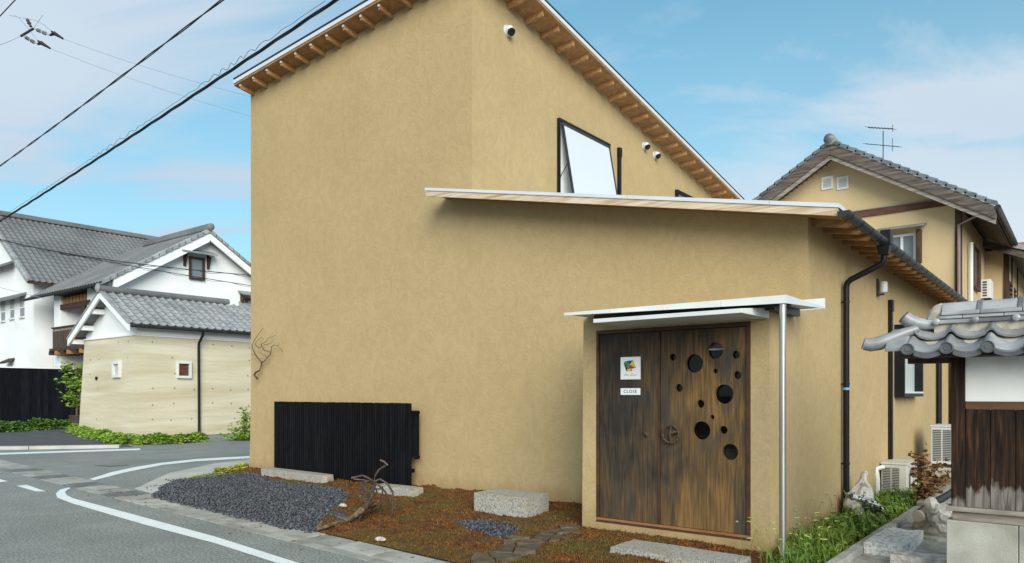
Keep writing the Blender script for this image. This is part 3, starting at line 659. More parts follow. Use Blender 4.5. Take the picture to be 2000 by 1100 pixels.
# upper awning window
wy0, wy1, wz0, wz1 = 10.72, 12.48, 4.60, 6.50
wn = put('window', MB().box(XC + .001, wy0 + .04, wz0 + .04, XC + .012, wy1 - .04, wz1 - .04), M['white_board'], house)
fr = MB(); t = .032
for a in ((wy0, wz0, wy1, wz0 + t), (wy0, wz1 - t, wy1, wz1), (wy0, wz0 + t, wy0 + t, wz1 - t), (wy1 - t, wz0 + t, wy1, wz1 - t)): fr.box(XC + .0015, a[0], a[1], XC + .06, a[2], a[3])
put('window_frame', fr, M['black'], wn)
sw = .34
def sash(y, z, off=0.0):
    k = (wz1 - .05 - z) / (wz1 - wz0); return Vector((XC + .075 + sw * k + off, y, z))
fr = MB(); a, b, c, d = wy0 + .055, wy1 - .055, wz0 + .02, wz1 - .055
for P in ([(a, c), (b, c), (b, c + .055), (a, c + .055)], [(a, d - .055), (b, d - .055), (b, d), (a, d)], [(a, c + .055), (a + .045, c + .055), (a + .045, d - .055), (a, d - .055)], [(b - .045, c + .055), (b, c + .055), (b, d - .055), (b - .045, d - .055)]):
    fr.prism([sash(y, z) for y, z in P], (-.03, 0, 0))
put('sash', fr, M['gutter'], wn)
put('pane', MB().prism([sash(y, z, -.008) for y, z in ((a + .045, c + .055), (b - .045, c + .055), (b - .045, d - .055), (a + .045, d - .055))], (-.012, 0, 0)), M['frost_reflection'], wn)
put('window_stay', MB().tube([(XC + .05, wy0 + .03, 5.45), (XC + .22, wy0 + .06, 5.72)], .008, 6), M['wire'], wn)
q = on_x(1318, 371, XC)
w2 = put('window', MB().box(XC + .001, q.y + .05, 4.6, XC + .012, q.y + 1.2, q.z - .05), M['sky_glass'], house)
fr = MB(); fr.box(XC + .0015, q.y, 4.55, XC + .07, q.y + .05, q.z); fr.box(XC + .0015, q.y + .05, q.z - .05, XC + .07, q.y + 1.25, q.z); fr.box(XC + .0015, q.y + 1.2, 4.55, XC + .07, q.y + 1.25, q.z - .05)
put('window_frame', fr, M['black'], w2)
# side window with the mirror image of a banner built onto the glass
wy0, wy1, wz0, wz1 = 13.05, 14.75, 1.56, 2.72
w3 = put('window', MB().box(XR + .001, wy0 + .05, wz0 + .05, XR + .02, wy1 - .05, wz1 - .05), M['frost_reflection'], house)
fr = MB(); t = .055
for a in ((wy0, wz0, wy1, wz0 + t), (wy0, wz1 - t, wy1, wz1), (wy0, wz0 + t, wy0 + t, wz1 - t), (wy1 - t * 1.2, wz0 + t, wy1, wz1 - t)): fr.box(XR + .0015, a[0], a[1], XR + .15, a[2], a[3])
put('window_frame', fr, M['black'], w3)
put('pane', MB().box(XR + .021, wy0 + .5, wz0 + .08, XR + .026, wy1 - .3, wz1 - .08), M['shed'], w3)
put('window_sill', MB().box(XR + .0015, wy0 + .04, wz0 + .056, XR + .16, wy1 - .06, wz0 + .085), M['white_metal'], w3)
pl_ = MB(); rp = MB(); rr = random.Random(5)
for k in range(9):                    # reflected banner's vertical lettering, modelled as solids: black strokes, the last sign red
    zz = 2.56 - .105 * k; tgt = pl_ if k < 7 else rp
    for (yy, z1_, w_, h_) in [(0, .03, .3, .014), (.0, -.01, .26, .014), (.03, -.035, .3, .014), (.05, .0, .05, .085), (.24, -.005, .05, .075), (.14, .01, .045, .06)]:
        if rr.random() < .85: tgt.box(XR + .0265, wy0 + .08 + yy, zz + z1_ - h_ / 2, XR + .028, wy0 + .08 + yy + w_, zz + z1_ + h_ / 2)
put('lettering', pl_, M['ink'], w3); put('lettering', rp, M['red'], w3)

# ---- entrance canopy, steel post, small lower canopy
cx0, cx1, cy0 = -4.54, -2.135, 6.70
cp = MB()
cp.prism([(cx0, cy0, 2.475), (cx1, cy0, 2.43), (cx1, cy0, 2.505), (cx0, cy0, 2.505)], (0, .012, 0))
cp.box(cx0, cy0 + .012, 2.492, cx1 - .012, 7.86, 2.504)
cano = put('porch_canopy', cp, M['white_paint'], house)
put('canopy_side', MB().prism([(cx1, cy0 + .013, 2.43), (cx1, 7.93, 2.492), (cx1, 7.93, 2.506), (cx1, cy0 + .013, 2.506)], (-.011, 0, 0)), M['white_metal'], cano)
put('canopy_flashing', MB().box(XR + .004, 7.935, 2.49, cx1 + .0, 7.95, 2.60), M['white_paint'], cano)
for k in range(1, 4): put('canopy_seam', MB().box(lerp(cx0, cx1, k / 4) - .004, cy0 - .003, lerp(2.475, 2.43, k / 4) + .001, lerp(cx0, cx1, k / 4) + .004, cy0 - .0002, 2.5035), M['white_metal'], cano)
put('canopy_bracket_shade', MB().box(cx0 + .2, 7.0, 2.44, XR + .25, 7.06, 2.491).box(XR + .002, 7.07, 2.42, XR + .09, 7.86, 2.491), M['gutter'], cano)  # dark bracket bars; the wall-side one also stands in for shade under the canopy
put('canopy_post', MB().tube([(cx1 - .045, cy0 + .05, 0), (cx1 - .045, cy0 + .05, 2.490)], .030, 18), M['steel'], cano, smooth='auto')
sx0, sx1, sy0 = -4.02, XR - .003, 6.47
put('small_canopy', MB().prism([(sx1, sy0, 2.345), (sx1, YP - .002, 2.352), (sx1, YP - .002, 2.455), (sx1, sy0, 2.385)], (sx0 - sx1, 0, 0)), M['white_paint'], house, bev=.003)

# ---- door: frame, two leaves, ring handle
fr = MB(); t = .045
for a in ((DX0, DZ1 - t, DX1, DZ1), (DX0, DZ0 + .05, DX0 + t * .75, DZ1 - t), (DX1 - t, DZ0 + .05, DX1, DZ1 - t), (DX0, DZ0, DX1, DZ0 + .022)):
    fr.box(a[0] + .001, YP - .008, a[1] + .001, a[2] - .001, YP + .12, a[3] - .001)
dfr = put('door_frame', fr, M['frame_brown'], house, bev=.003)
put('threshold', MB().box(DX0 + .004, YP - .006, DZ0 + .023, DX1 - .004, YP + .10, DZ0 + .049), M['sill_wood'], dfr, bev=.003)
HOLES = [(1314, 698, 7), (1356, 710, 18), (1397, 685, 16), (1437, 693, 8), (1397, 725, 5), (1440, 733, 8), (1326, 758, 8), (1414, 770, 19), (1368, 789, 8), (1391, 815, 4.5), (1370, 841, 18), (1413, 840, 8), (1426, 883, 16)]
YD = YP + .035
def leaf(x0, x1, z0, z1, holes):
    cu_ = bpy.data.curves.new('leafcurve', 'CURVE'); cu_.dimensions = '2D'; cu_.fill_mode = 'BOTH'; cu_.extrude = .019
    def poly(P):
        s_ = cu_.splines.new('POLY'); s_.points.add(len(P) - 1)
        for p, q in zip(s_.points, P): p.co = (q[0], q[1], 0, 1)
        s_.use_cyclic_u = True
    poly([(x0, z0), (x1, z0), (x1, z1), (x0, z1)])
    for hx, hz, hr in holes: poly([(hx + hr * math.cos(-k * 2 * math.pi / 36), hz + hr * math.sin(-k * 2 * math.pi / 36)) for k in range(36)])
    tmp = bpy.data.objects.new('tmp', cu_); me = tmp.to_mesh()
    vs = [(v.co.x, YD - v.co.z, v.co.y) for v in me.vertices]; fs = [tuple(p.vertices) for p in me.polygons]
    tmp.to_mesh_clear(); bpy.data.objects.remove(tmp); bpy.data.curves.remove(cu_)
    return vs, fs
holes = []
for u, v, r in HOLES:
    p = on_y(u, v, YD - .02); dep = -sT * p.x + cT * p.y; holes.append((p.x, p.z, r * dep / F))
XM = -3.632
lx = (DX0 + t * .75 + .004, XM - .004, XM + .004, DX1 - t - .004); lz = (DZ0 + .054, DZ1 - t - .004)
v_, f_ = leaf(lx[0], lx[1], lz[0], lz[1], []); leafL = link_mesh('door_leaf', v_, f_, M['door'], house); leafL['label'] = 'dark plain door leaf carrying two white signs'
v_, f_ = leaf(lx[2], lx[3], lz[0], lz[1], holes); leafR = link_mesh('door_leaf', v_, f_, M['door'], house); leafR['label'] = 'browner door leaf pierced by round holes'
put('meeting_strip', MB().box(XM - .028, YD - .027, lz[0], XM - .006, YD - .0195, lz[1]), M['frame_brown'], leafL)
put('door_knob', MB().lathe([(.028, 0), (.034, .012), (.02, .022), (.006, .03)], (on_y(1265, 848, YD).x, YD - .019, on_y(1265, 848, YD).z), (0, -1, 0), 14), M['rust'], leafL, smooth='auto')
hp = on_y(1310, 848, YD - .05); hb = MB()
hb.tube([(hp.x + .094 * math.cos(a * math.pi / 14), YD - .055, hp.z + .094 * math.sin(a * math.pi / 14)) for a in range(29)], .011, 8, cap=False)
hb.tube([(hp.x + .004, YD - .055, hp.z + .09), (hp.x - .004, YD - .06, hp.z), (hp.x + .006, YD - .055, hp.z - .09)], [.008, .016, .008], 8)
hb.tube([(hp.x, YD - .06, hp.z), (hp.x + .05, YD - .058, hp.z + .025), (hp.x + .088, YD - .055, hp.z + .03)], [.014, .017, .008], 8)
hb.lathe([(.022, 0), (.024, .02), (.014, .045)], (hp.x, YD - .019, hp.z), (0, -1, 0), 12)
put('ring_handle', hb, M['rust'], leafR, smooth='auto')
put('pane', MB().box(lx[2] + .05, YD + .024, lz[0] + .3, lx[3] - .05, YD + .028, lz[1] - .05), M['porch_glass'], leafR)
# things glimpsed inside
CYY = YD + .10; cz = on_y(1397, 681, CYY).z
cur = thing('plum_curtain', 'plum curtain with a white hem, seen through the top holes of the door', 'curtain', (-3.0, CYY, cz))
cb = MB(); 
for i in range(40):
    xa, xb = -3.6 + i * .027, -3.6 + (i + 1) * .027; ya, yb_ = CYY + .008 * math.sin(i * 1.1), CYY + .008 * math.sin((i + 1) * 1.1)
    cb.add([(xa, ya, cz), (xb, yb_, cz), (xb, yb_, 2.42), (xa, ya, 2.42), (xa, ya + .004, cz), (xb, yb_ + .004, cz), (xb, yb_ + .004, 2.42), (xa, ya + .004, 2.42)], [(0, 1, 2, 3), (7, 6, 5, 4)])
put('cloth', cb, M['magenta'], cur, fix=False)
put('hem', MB().box(-3.6, CYY - .01, cz - .016, -2.55, CYY + .01, cz - .001), M['sign_white'], cur)
vp = on_y(1432, 792, 7.45)
vz = tag(put('vase', MB().lathe([(.05, -.55), (.09, -.5), (.15, -.3), (.17, -.12), (.13, .02), (.06, .07), (.07, .1)], (vp.x + .10, 7.53, vp.z + .10), (0, 0, 1), 22), M['pale_green'], smooth='auto'), 'pale green vase inside the porch behind the biggest lower hole', 'vase')
put('vase_table', MB().box(vp.x - .16, 7.38, .03, vp.x + .26, 7.72, vp.z - .451), M['dark_wood'], house)
# signs screwed on the left leaf
yS = YD - .0195
def P2(u, v): return on_y(u, v, yS)
a, b = P2(1213, 698), P2(1251.5, 741)
sg = thing('logo_sign', 'square white sign with a faceted red, green, yellow and blue emblem on the door', 'sign', (a.x, yS, b.z))
put('panel', MB().box(a.x, yS - .012, b.z, b.x, yS - .0005, a.z), M['sign_white'], sg, bev=.002)
def em(c): return Vector((lerp(a.x, b.x, (c[0] - 155) / 475), yS - .0125, lerp(a.z, b.z, (c[1] - 95) / 535)))
for nm, P in (('green', [(258, 205), (382, 275), (325, 385)]), ('blue', [(262, 200), (462, 172), (385, 272)]), ('yellow', [(462, 174), (532, 355), (388, 280)]), ('red', [(382, 282), (528, 360), (330, 388)]), ('ink', [(240, 250), (258, 208), (326, 388), (300, 432)]), ('yellow', [(322, 394), (405, 392), (402, 430), (300, 446)]), ('green', [(406, 392), (440, 388), (436, 428), (404, 430)])):
    put('emblem_facet', MB().prism([em(c) for c in P], (0, -.002, 0)), M[nm], sg)
sq = MB(); rr = random.Random(2)
def scribble(P): sq.tube([em(c) + Vector((0, -.001, 0)) for c in P], .0016, 5)
scribble([(250, 545), (272, 505), (290, 492), (310, 500), (298, 520), (275, 522)]); scribble([(300, 540), (318, 520), (326, 540), (345, 518), (352, 540), (368, 532)])
scribble([(400, 545), (418, 505), (412, 498), (455, 488)]); scribble([(425, 540), (440, 518), (452, 538), (466, 518), (474, 540), (490, 520), (500, 540), (520, 522), (545, 530), (552, 510)])
put('script_lettering', sq, M['grey_ink'], sg)
a2, b2 = P2(1213, 758.5), P2(1251, 771.5)
sg2 = thing('closed_sign', 'small white plate lettered CLOSE below the emblem sign on the door', 'sign', (a2.x, yS, b2.z))
put('panel', MB().box(a2.x, yS - .010, b2.z, b2.x, yS - .0005, a2.z), M['sign_white'], sg2, bev=.001)
tx = bpy.data.curves.new('t', 'FONT'); tx.body = 'CLOSE'; tx.size = .052; tx.space_character = 1.15; tx.align_x = 'CENTER'; tx.align_y = 'CENTER'; tx.extrude = .0008; tx.resolution_u = 2
to = bpy.data.objects.new('t', tx); me = to.to_mesh()
mid = Vector(((a2.x + b2.x) / 2, yS - .0115, (a2.z + b2.z) / 2))
vs = [(mid.x + v.co.x, mid.y - v.co.z, mid.z + v.co.y) for v in me.vertices]; fs = [tuple(p.vertices) for p in me.polygons]; to.to_mesh_clear(); bpy.data.objects.remove(to); bpy.data.curves.remove(tx)
link_mesh('lettering', vs, fs, M['ink'], sg2, fix=False)

# ------------------------------------------------------------------ slat screen, stones, sculpture in the bed
y0 = 8.20; xa, xb = -12.22, -8.49
scr = thing('slat_screen', 'low black screen of narrow upright slats standing against the tan wall', 'screen', ((xa + xb) / 2, y0, 0))
nsl = 60; sm = None
sm = mesh_of('slat', MB().box(-.021, -.016, 0, .021, .016, 1.40), M['slat'])
for i in range(nsl):
    x = lerp(xa, xb, (i + .5) / nsl); inst('slat', sm, scr, Matrix.Translation((x, y0 + random.uniform(-.002, .002), .06 + random.uniform(-.003, .003))))
put('backing', MB().box(xa + .02, y0 + .10, .05, xb - .15, y0 + .115, 1.385), M['slat'], scr)
for z in (.35, 1.12): put('rail', MB().box(xa, y0 + .018, z, xb + .02, y0 + .058, z + .06), M['slat'], scr)
put('end_board', MB().box(xb - .035, y0 + .03, .60, xb + .055, y0 + .12, 1.34), M['slat'], scr)
for z in (1.31, .60): put('end_peg', MB().lathe([(.035, 0), (.035, .07)], (xb + .03, y0 + .06, z), (1, 0, 0), 10), M['slat'], scr)

def rock(name, label, cat, c, size, m, seed=1, rough=.08, sub=3, rot=0, box=.0, group=None, parent=None):
    bm = bmesh.new()
    if box: 
        bmesh.ops.create_cube(bm, size=2); bmesh.ops.subdivide_edges(bm, edges=bm.edges[:], cuts=5, use_grid_fill=True)
    else: bmesh.ops.create_icosphere(bm, subdivisions=sub, radius=1)
    Rm = Matrix.Rotation(rot, 3, 'Z')
    for v in bm.verts:
        p = v.co.copy()
        if box: p = p.lerp(p.normalized() * 1.25, box) if box < 1 else p
        k = 1 + rough * 1.6 * nz(p.x * 1.3 + seed, p.y * 1.3, p.z * 1.3) + rough * nz(p.x * 3.1, p.y * 3.1 + seed, p.z * 3.1) + rough * .5 * nz(p.x * 8, p.y * 8, p.z * 8 + seed)
        p = Vector((p.x * size[0] / 2, p.y * size[1] / 2, p.z * size[2] / 2)) * k
        v.co = Rm @ p + Vector(c)
    vs = [tuple(v.co) for v in bm.verts]; fs = [tuple(v.index for v in f.verts) for f in bm.faces]; bm.free()
    o = link_mesh(name, vs, fs, m, parent, smooth=True, org=(c[0], c[1], c[2] - size[2] / 2) if parent is None else None)
    o.data.set_sharp_from_angle(angle=R(32))
    if label: tag(o, label, cat, group)
    return o
q = on_z(1030, 1012, .06)
rock('granite_block', 'squared speckled granite block resting on the moss beside the porch', 'stone block', (q.x - .47, q.y + .27, .165), (.86, .50, .28), M['granite'], 3, .010, box=.02, rot=R(2))
rock('kerb_stone', 'long low pale granite kerb stone in front of the black slat screen', 'stone', ((-12.15 - 10.25) / 2, 7.96, .11), (1.90, .24, .21), M['granite'], 8, .016, box=.05, rot=R(-1.5))
rock('kerb_stone', 'short weathered kerb stone behind the rusty rod sculpture', 'stone', (-8.42, 7.84, .10), (.84, .24, .16), M['granite'], 15, .02, box=.05, rot=R(3))
q = on_z(1300, 1080, .12)
stp = on_z(1225, 1070, .13); st2 = on_z(1400, 1096, .13)
rock('doorstep_slab', 'pale granite step slab lying in the moss before the door', 'step', (-3.05, 6.42, .035), (1.24, .46, .18), M['granite'], 21, .018, box=.06, rot=R(-2))
rock('pebble', 'small cream coloured stone lying alone on the moss', 'stone', tuple(on_z(743, 1053, .06)), (.14, .09, .05), M['pink_stone'], 5, .12, 2)
rock('pebble', 'yellowish lump of stone at the edge of the black gravel', 'stone', tuple(on_z(670, 988, .07)), (.16, .10, .07), M['pink_stone'], 9, .12, 2)

# rusty rod sculpture: bent iron bars standing like spider legs
B0 = on_z(735, 1010, .05); dS = -sT * B0.x + cT * B0.y
def sp(u, v, off=0.0): return at(u, v, dS + off)
sc_ = thing('rod_sculpture', 'spider like sculpture of bent rusty iron rods standing on the moss', 'sculpture', (B0.x, B0.y, .04))
for P, o0, r in ([[(686, 934), (708, 929), (728, 940), (734, 950)], -.1, .014], [[(712, 930), (732, 941), (742, 936), (758, 946), (767, 962), (767, 985), (766, 1002), (759, 1018)], -.15, .013], [[(733, 943), (729, 962), (716, 992), (702, 1012), (699, 1030)], -.35, .013],
                  [[(706, 944), (722, 939), (740, 948), (752, 960), (764, 984), (772, 994)], .2, .013], [[(704, 946), (708, 965), (713, 976), (722, 972), (714, 958), (706, 945)], .1, .014], [[(747, 950), (747, 975), (743, 992), (742, 1008)], .05, .010],
                  [[(733, 929), (740, 918), (752, 910)], .0, .013], [[(742, 899), (750, 902), (757, 909)], .0, .015], [[(690, 936), (712, 938), (730, 946), (736, 960), (722, 980), (726, 1004)], .25, .012], [[(708, 946), (720, 960), (737, 955), (748, 955)], .15, .01]):
    n_ = len(P); path = []
    for i in range(n_ - 1):
        for tt in (0, .5): path.append(sp(lerp(P[i][0], P[i + 1][0], tt), lerp(P[i][1], P[i + 1][1], tt), o0))
    path.append(sp(*P[-1], o0))
    if path[-1].z < .12: path.append(path[-1] + Vector((0, 0, -.10)))
    put('rod', MB().tube(path, r, 8), M['rebar'], sc_, smooth='auto')
# the small raised rod is welded to the frame by a thin wire
put('rod', MB().tube([sp(733, 929), sp(731, 936), sp(734, 944)], .006, 6), M['rebar'], sc_)
D0 = dS - .15
dw = thing('driftwood', 'weathered driftwood trunk lying on the moss below the rod sculpture', 'driftwood', tuple(on_z(680, 1025, .03)))
def dpt(u, v, z): return on_z(u, v, z)
put('log', MB().tube([dpt(620, 1034, .05), dpt(640, 1027, .09), dpt(668, 1020, .09), dpt(690, 1010, .12), dpt(705, 1001, .13), dpt(722, 996, .12), dpt(738, 992, .10)], [.014, .022, .026, .032, .045, .034, .018], 9), M['wood_drift'], dw, smooth='auto')
put('branch', MB().tube([dpt(690, 1010, .12), dpt(706, 996, .2), dpt(720, 985, .2), dpt(733, 980, .13)], [.03, .038, .03, .012], 8), M['wood_drift'], dw, smooth='auto')
put('branch', MB().tube([dpt(722, 990, .15), dpt(712, 975, .22), dpt(700, 968, .24), dpt(692, 964, .26)], [.03, .026, .018, .008], 8), M['wood_drift'], dw, smooth='auto')
put('branch', MB().tube([dpt(622, 1032, .06), dpt(627, 1022, .12), dpt(629, 1017, .15)], [.03, .02, .01], 7), M['wood_drift'], dw, smooth='auto')
put('branch', MB().tube([dpt(725, 992, .14), dpt(736, 984, .24), dpt(741, 975, .30)], [.026, .02, .008], 8), M['wood_drift'], dw, smooth='auto')
rock('slate_piece', 'dark blue slate fragment between gravel and driftwood', 'stone', tuple(on_z(660, 1006, .07)), (.62, .2, .06), M['gravel'], 4, .1, 3, rot=R(-20))
# dry twig fixed to the corner of the wall
yT = 8.34
tw = thing('dry_branch', 'bare crooked twig hanging on the tan wall at its street corner', 'branch', tuple(on_y(500, 738, yT)))
def tpt(c): return on_y(480 + c[0] / 9.164, 640 + c[1] / 9.164, yT + .03 * math.sin(c[0] * .05))
for P, r0, r1 in (([(205, 910), (150, 850), (180, 800), (245, 770), (275, 690), (285, 625)], .022, .013), ([(285, 625), (215, 540), (165, 475), (120, 370), (110, 310), (140, 250), (220, 130), (310, 10)], .013, .004), ([(285, 625), (340, 595), (380, 540), (435, 485), (450, 440), (330, 405), (295, 345), (270, 290)], .013, .006),
                  ([(450, 440), (465, 340), (500, 315), (580, 325), (660, 425)], .008, .003), ([(580, 325), (600, 260)], .004, .002), ([(270, 350), (215, 350), (175, 310), (180, 260), (240, 195), (300, 185)], .009, .003), ([(270, 350), (290, 290), (380, 240), (400, 190), (540, 135)], .007, .003),
                  ([(330, 310), (440, 285), (490, 240), (485, 195)], .005, .002), ([(380, 540), (340, 490), (240, 455), (200, 425)], .006, .002), ([(165, 480), (100, 485)], .006, .002), ([(330, 545), (250, 555), (120, 560)], .004, .002)):
    path = [tpt(c) for c in P]; put('twig', MB().tube(path, [lerp(r0, r1, i / (len(P) - 1)) for i in range(len(P))], 6), M['twig'], tw, smooth='auto')

# ------------------------------------------------------------------ neighbour's roofed garden wall (right edge)
WX0, WX1, WY = -.852, 1.3, 6.70
gw = thing('roofed_wall', 'garden wall of white infill and dark boards under a small tiled roof', 'wall', (0, WY, .36))
put('post', MB().box(WX0, WY, .69, -.757, WY + .12, 1.925), M['post'], gw, bev=.004)
put('plaster_panel', MB().box(-.757, WY + .02, 1.556, WX1, WY + .08, 1.93), M['panel'], gw)
put('beam', MB().box(-.756, WY + .004, 1.494, WX1, WY + .10, 1.555), M['brown_wood'], gw, bev=.004)
xs = [-.756, -.592, -.430, -.262, -.09, .08, .25, .42, .6, .78, .96, 1.14, 1.3]
for a, b in zip(xs[:-1], xs[1:]): put('board', MB().box(a + .002, WY + .012 + random.uniform(0, .006), .731, b - .003, WY + .05, 1.493), M['boards'], gw, bev=.002)
put('board_backing', MB().box(-.75, WY + .051, .735, WX1, WY + .07, 1.49), M['dark_wood'], gw)
put('sill_board', MB().box(WX0 - .03, WY - .05, .695, WX1, WY + .11, .730), M['grey_wood'], gw, bev=.005)
put('ground_beam', MB().box(WX0 + .01, WY - .012, .622, WX1, WY + .10, .694), M['grey_wood'], gw, bev=.005)
for a, b in ((WX0 - .028, -.412), (-.408, .05), (.054, .52), (.524, 1.3)): put('foundation_block', MB().box(a, WY - .03, .10, b, WY + .16, .621), M['found'], gw, bev=.006)
put('eave_board', MB().box(-1.17, 6.46, 1.90, WX1, 7.06, 1.925), M['dark_wood'], gw)
put('eave_beam', MB().box(-1.16, WY + .01, 1.86, WX0 - .001, WY + .11, 1.899), M['dark_wood'], gw)
# pantiles: roll + pan profile, two courses to the ridge
TW = .262
def tile_profile(s_, w, h=.040):
    if s_ < .30: return h * math.sin(math.pi * s_ / .30) if s_ > 0 else 0
    return -h * .62 * math.sin(math.pi * (s_ - .30) / .70)
def big_tile(n=18):
    mb = MB(); L_ = .30; vs = []
    for (yy, zz) in ((L_, 0), (0, 0), (.004, -.020), (L_, -.020)):
        for k in range(n + 1):
            s_ = k / n; vs.append(((s_ - .15) * TW, yy, tile_profile(s_, TW) + zz))
    m_ = n + 1; fs = []
    for r_ in range(3):
        for k in range(n): fs.append((r_ * m_ + k, r_ * m_ + k + 1, (r_ + 1) * m_ + k + 1, (r_ + 1) * m_ + k))
    mb.add(vs, fs); return mb
btm = mesh_of('roof_tile', big_tile(), M['tile_near'], True)
slope = math.atan(.42)
dn = Vector((0, -math.cos(slope), -math.sin(slope))); up_ = -dn; nr = Vector((0, -math.sin(slope), math.cos(slope)))
disc = mesh_of('eave_disc', MB().lathe([(.046, 0), (.046, .022), (.040, .024), (.038, .016), (.020, .016), (.018, .020)], (0, 0, 0), (0, -1, 0), 22), M['tile_dark'], True)
RX = [-1.102 + TW * i for i in range(10)]
for c, (yf, zf) in enumerate(((6.385, 1.955), (6.565, 2.078))):
    for i, x in enumerate(RX):
        if c == 1 and i == 0: pass
        o = Vector((x + (.0 if c == 0 else .004), yf, zf)) 
        inst('roof_tile', btm, gw, frame(o, Vector((1, 0, 0)), up_, nr))
        if c == 0:
            inst('eave_disc', disc, gw, Matrix.Translation((x, yf - .002, zf + .006)))
            if i < 9:  # drooping lip of the eave tile
                lip = MB(); n = 10; vs = []
                for dz_, dy_ in ((0, 0), (-.032, .0), (-.032, .014), (0, .014)):
                    for k in range(n + 1): s_ = .30 + .70 * k / n; vs.append((x + (s_ - .15) * TW, yf - .004 + dy_, zf - .012 + dz_ + tile_profile(s_, TW)))
                fs = [(r_ * 11 + k, r_ * 11 + k + 1, ((r_ + 1) % 4) * 11 + k + 1, ((r_ + 1) % 4) * 11 + k) for r_ in range(4) for k in range(n)]
                put('eave_lip', lip.add(vs, fs), M['tile_dark'], gw, smooth='auto', fix=False)
# rear slope, plain
put('rear_slope', MB().prism([(-1.15, 6.80, 2.14), (-1.15, 7.15, 1.99), (-1.15, 7.15, 1.96), (-1.15, 6.80, 2.11)], (2.45, 0, 0)), M['tile_near'], gw)
put('roof_core', MB().prism([(-1.12, 6.43, 1.926), (-1.12, 7.1, 1.926), (-1.12, 6.76, 2.12)], (2.42, 0, 0)), M['mortar'], gw)
# ridge stack
RYc = 6.775
put('ridge_mortar', MB().box(-.965, RYc - .10, 2.10, WX1, RYc + .10, 2.168), M['mortar'], gw)
for k, (z0, z1, hw) in enumerate(((2.168, 2.202, .125), (2.206, 2.232, .115), (2.236, 2.268, .105))):
    x = -.955 + .015 * k - (0 if k != 1 else .10); first = True
    while x < WX1:
        w = .27; x0 = max(x, -.955 + .02 * k); g = MB()
        g.prism([(x0, RYc - hw, z0), (x0, RYc - hw, z1 - .012), (x0, RYc - hw + .02, z1), (x0, RYc + hw - .02, z1), (x0, RYc + hw, z1 - .012), (x0, RYc + hw, z0)], (x + w - .004 - x0, 0, 0))
        put('ridge_course', g, M['tile_near'], gw, bev=.004); x += w
for i in range(10):
    put('ridge_stud', MB().lathe([(.026, 0), (.026, .02), (.012, .028)], (-.945 + .262 * i, RYc - .126, 2.186), (0, -1, 0), 12), M['tile_near'], gw, smooth='auto')
x = -.915; i = 0
while x < WX1:
    g = MB(); n = 10
    a_ = [Vector((x, RYc + .072 * math.cos(math.pi * k / n), 2.268 + .075 * math.sin(math.pi * k / n))) for k in range(n + 1)]
    g.loft(a_, [p + Vector((.256, 0, .003)) for p in a_]); put('ridge_cap', g, M['tile_near'], gw, smooth='auto')
    g = MB(); a_ = [Vector((x + .235, RYc + .084 * math.cos(math.pi * k / n), 2.262 + .09 * math.sin(math.pi * k / n))) for k in range(n + 1)]
    g.loft(a_, [p + Vector((.04, 0, 0)) for p in a_]); put('ridge_collar', g, M['tile_near'], gw, smooth='auto', bev=.006)
    x += .262; i += 1
g = MB(); g.tube([(-.99, RYc, 2.14), (-.985, RYc, 2.20), (-.965, RYc, 2.25), (-.935, RYc, 2.285), (-.90, RYc, 2.31)], [.05, .06, .062, .06, .045], 10)
put('ridge_end_mortar', g, M['mortar'], gw, smooth='auto')
# upswept end tiles
def horn(path, rad):
    return MB().tube(path, rad, 16)
g = horn([(-.96, 6.70, 2.165), (-1.02, 6.69, 2.170), (-1.085, 6.68, 2.184), (-1.14, 6.67, 2.206), (-1.175, 6.665, 2.236)], [.036, .040, .047, .053, .055])
put('upswept_tile', g, M['tile_near'], gw, smooth='auto')
put('horn_disc', MB().lathe([(.052, 0), (.052, .008), (.03, .012)], (-1.177, 6.664, 2.238), Vector((-.75, -.05, .6)), 16), M['tile_dark'], gw, smooth='auto')
g = horn([(-1.07, 6.60, 2.135), (-1.16, 6.56, 2.100), (-1.26, 6.52, 2.055), (-1.33, 6.50, 2.022), (-1.39, 6.48, 2.012), (-1.435, 6.47, 2.022)], [.030, .042, .050, .056, .054, .050])
put('upswept_tile', g, M['tile_near'], gw, smooth='auto')
put('horn_disc', MB().lathe([(.048, 0), (.048, .006), (.03, .008)], (-1.437, 6.469, 2.024), Vector((-.92, -.2, .3)), 16), M['tile_dark'], gw, smooth='auto')
put('verge_tile', MB().prism([(-1.12, 6.40, 1.945), (-1.12, 6.72, 2.085), (-1.12, 6.72, 2.15), (-1.12, 6.62, 2.125), (-1.12, 6.40, 1.985)], (-.15, 0, 0)), M['tile_near'], gw, bev=.012)

# neighbour's strip of raised ground, edge boards and rubble
kind(put('raised_ground', MB().prism([(-1.66, 5.2, 0), (3, 5.2, 0), (3, 13, 0), (-1.66, 13, 0)], (0, 0, .11)), M['yard']), 'structure')
ek = thing('edging_kerb', 'long weathered concrete edging between the weeds and the rubble', 'kerb', (-1.70, 8.5, 0))
for a, b in ((5.0, 7.64), (7.66, 8.9), (8.92, 10.6)):
    put('kerb_segment', MB().box(-1.76, a, -.05, -1.665, b, .175 + random.uniform(-.004, .004)), M['conc'], ek, bev=.008)
rock('rough_block', 'big rough hewn pale granite block at the end of the edging kerb', 'stone', (-1.49, 7.95, .07), (.34, 1.0, .30), M['rough_stone'], 2, .05, box=.08)
rock('rubble_stone', 'rounded grey boulder between the rough block and the wall foundation', 'stone', tuple(on_z(1815, 1015, .22) - Vector((0, 0, .10))), (.36, .42, .26), M['grey_stone'], 6, .13)
rock('rubble_stone', 'pinkish flat rubble stone in front of the boulder', 'stone', tuple(on_z(1808, 1090, .20) - Vector((0, 0, .1))), (.50, .26, .24), M['pink_stone'], 12, .06, box=.16, rot=R(-6))
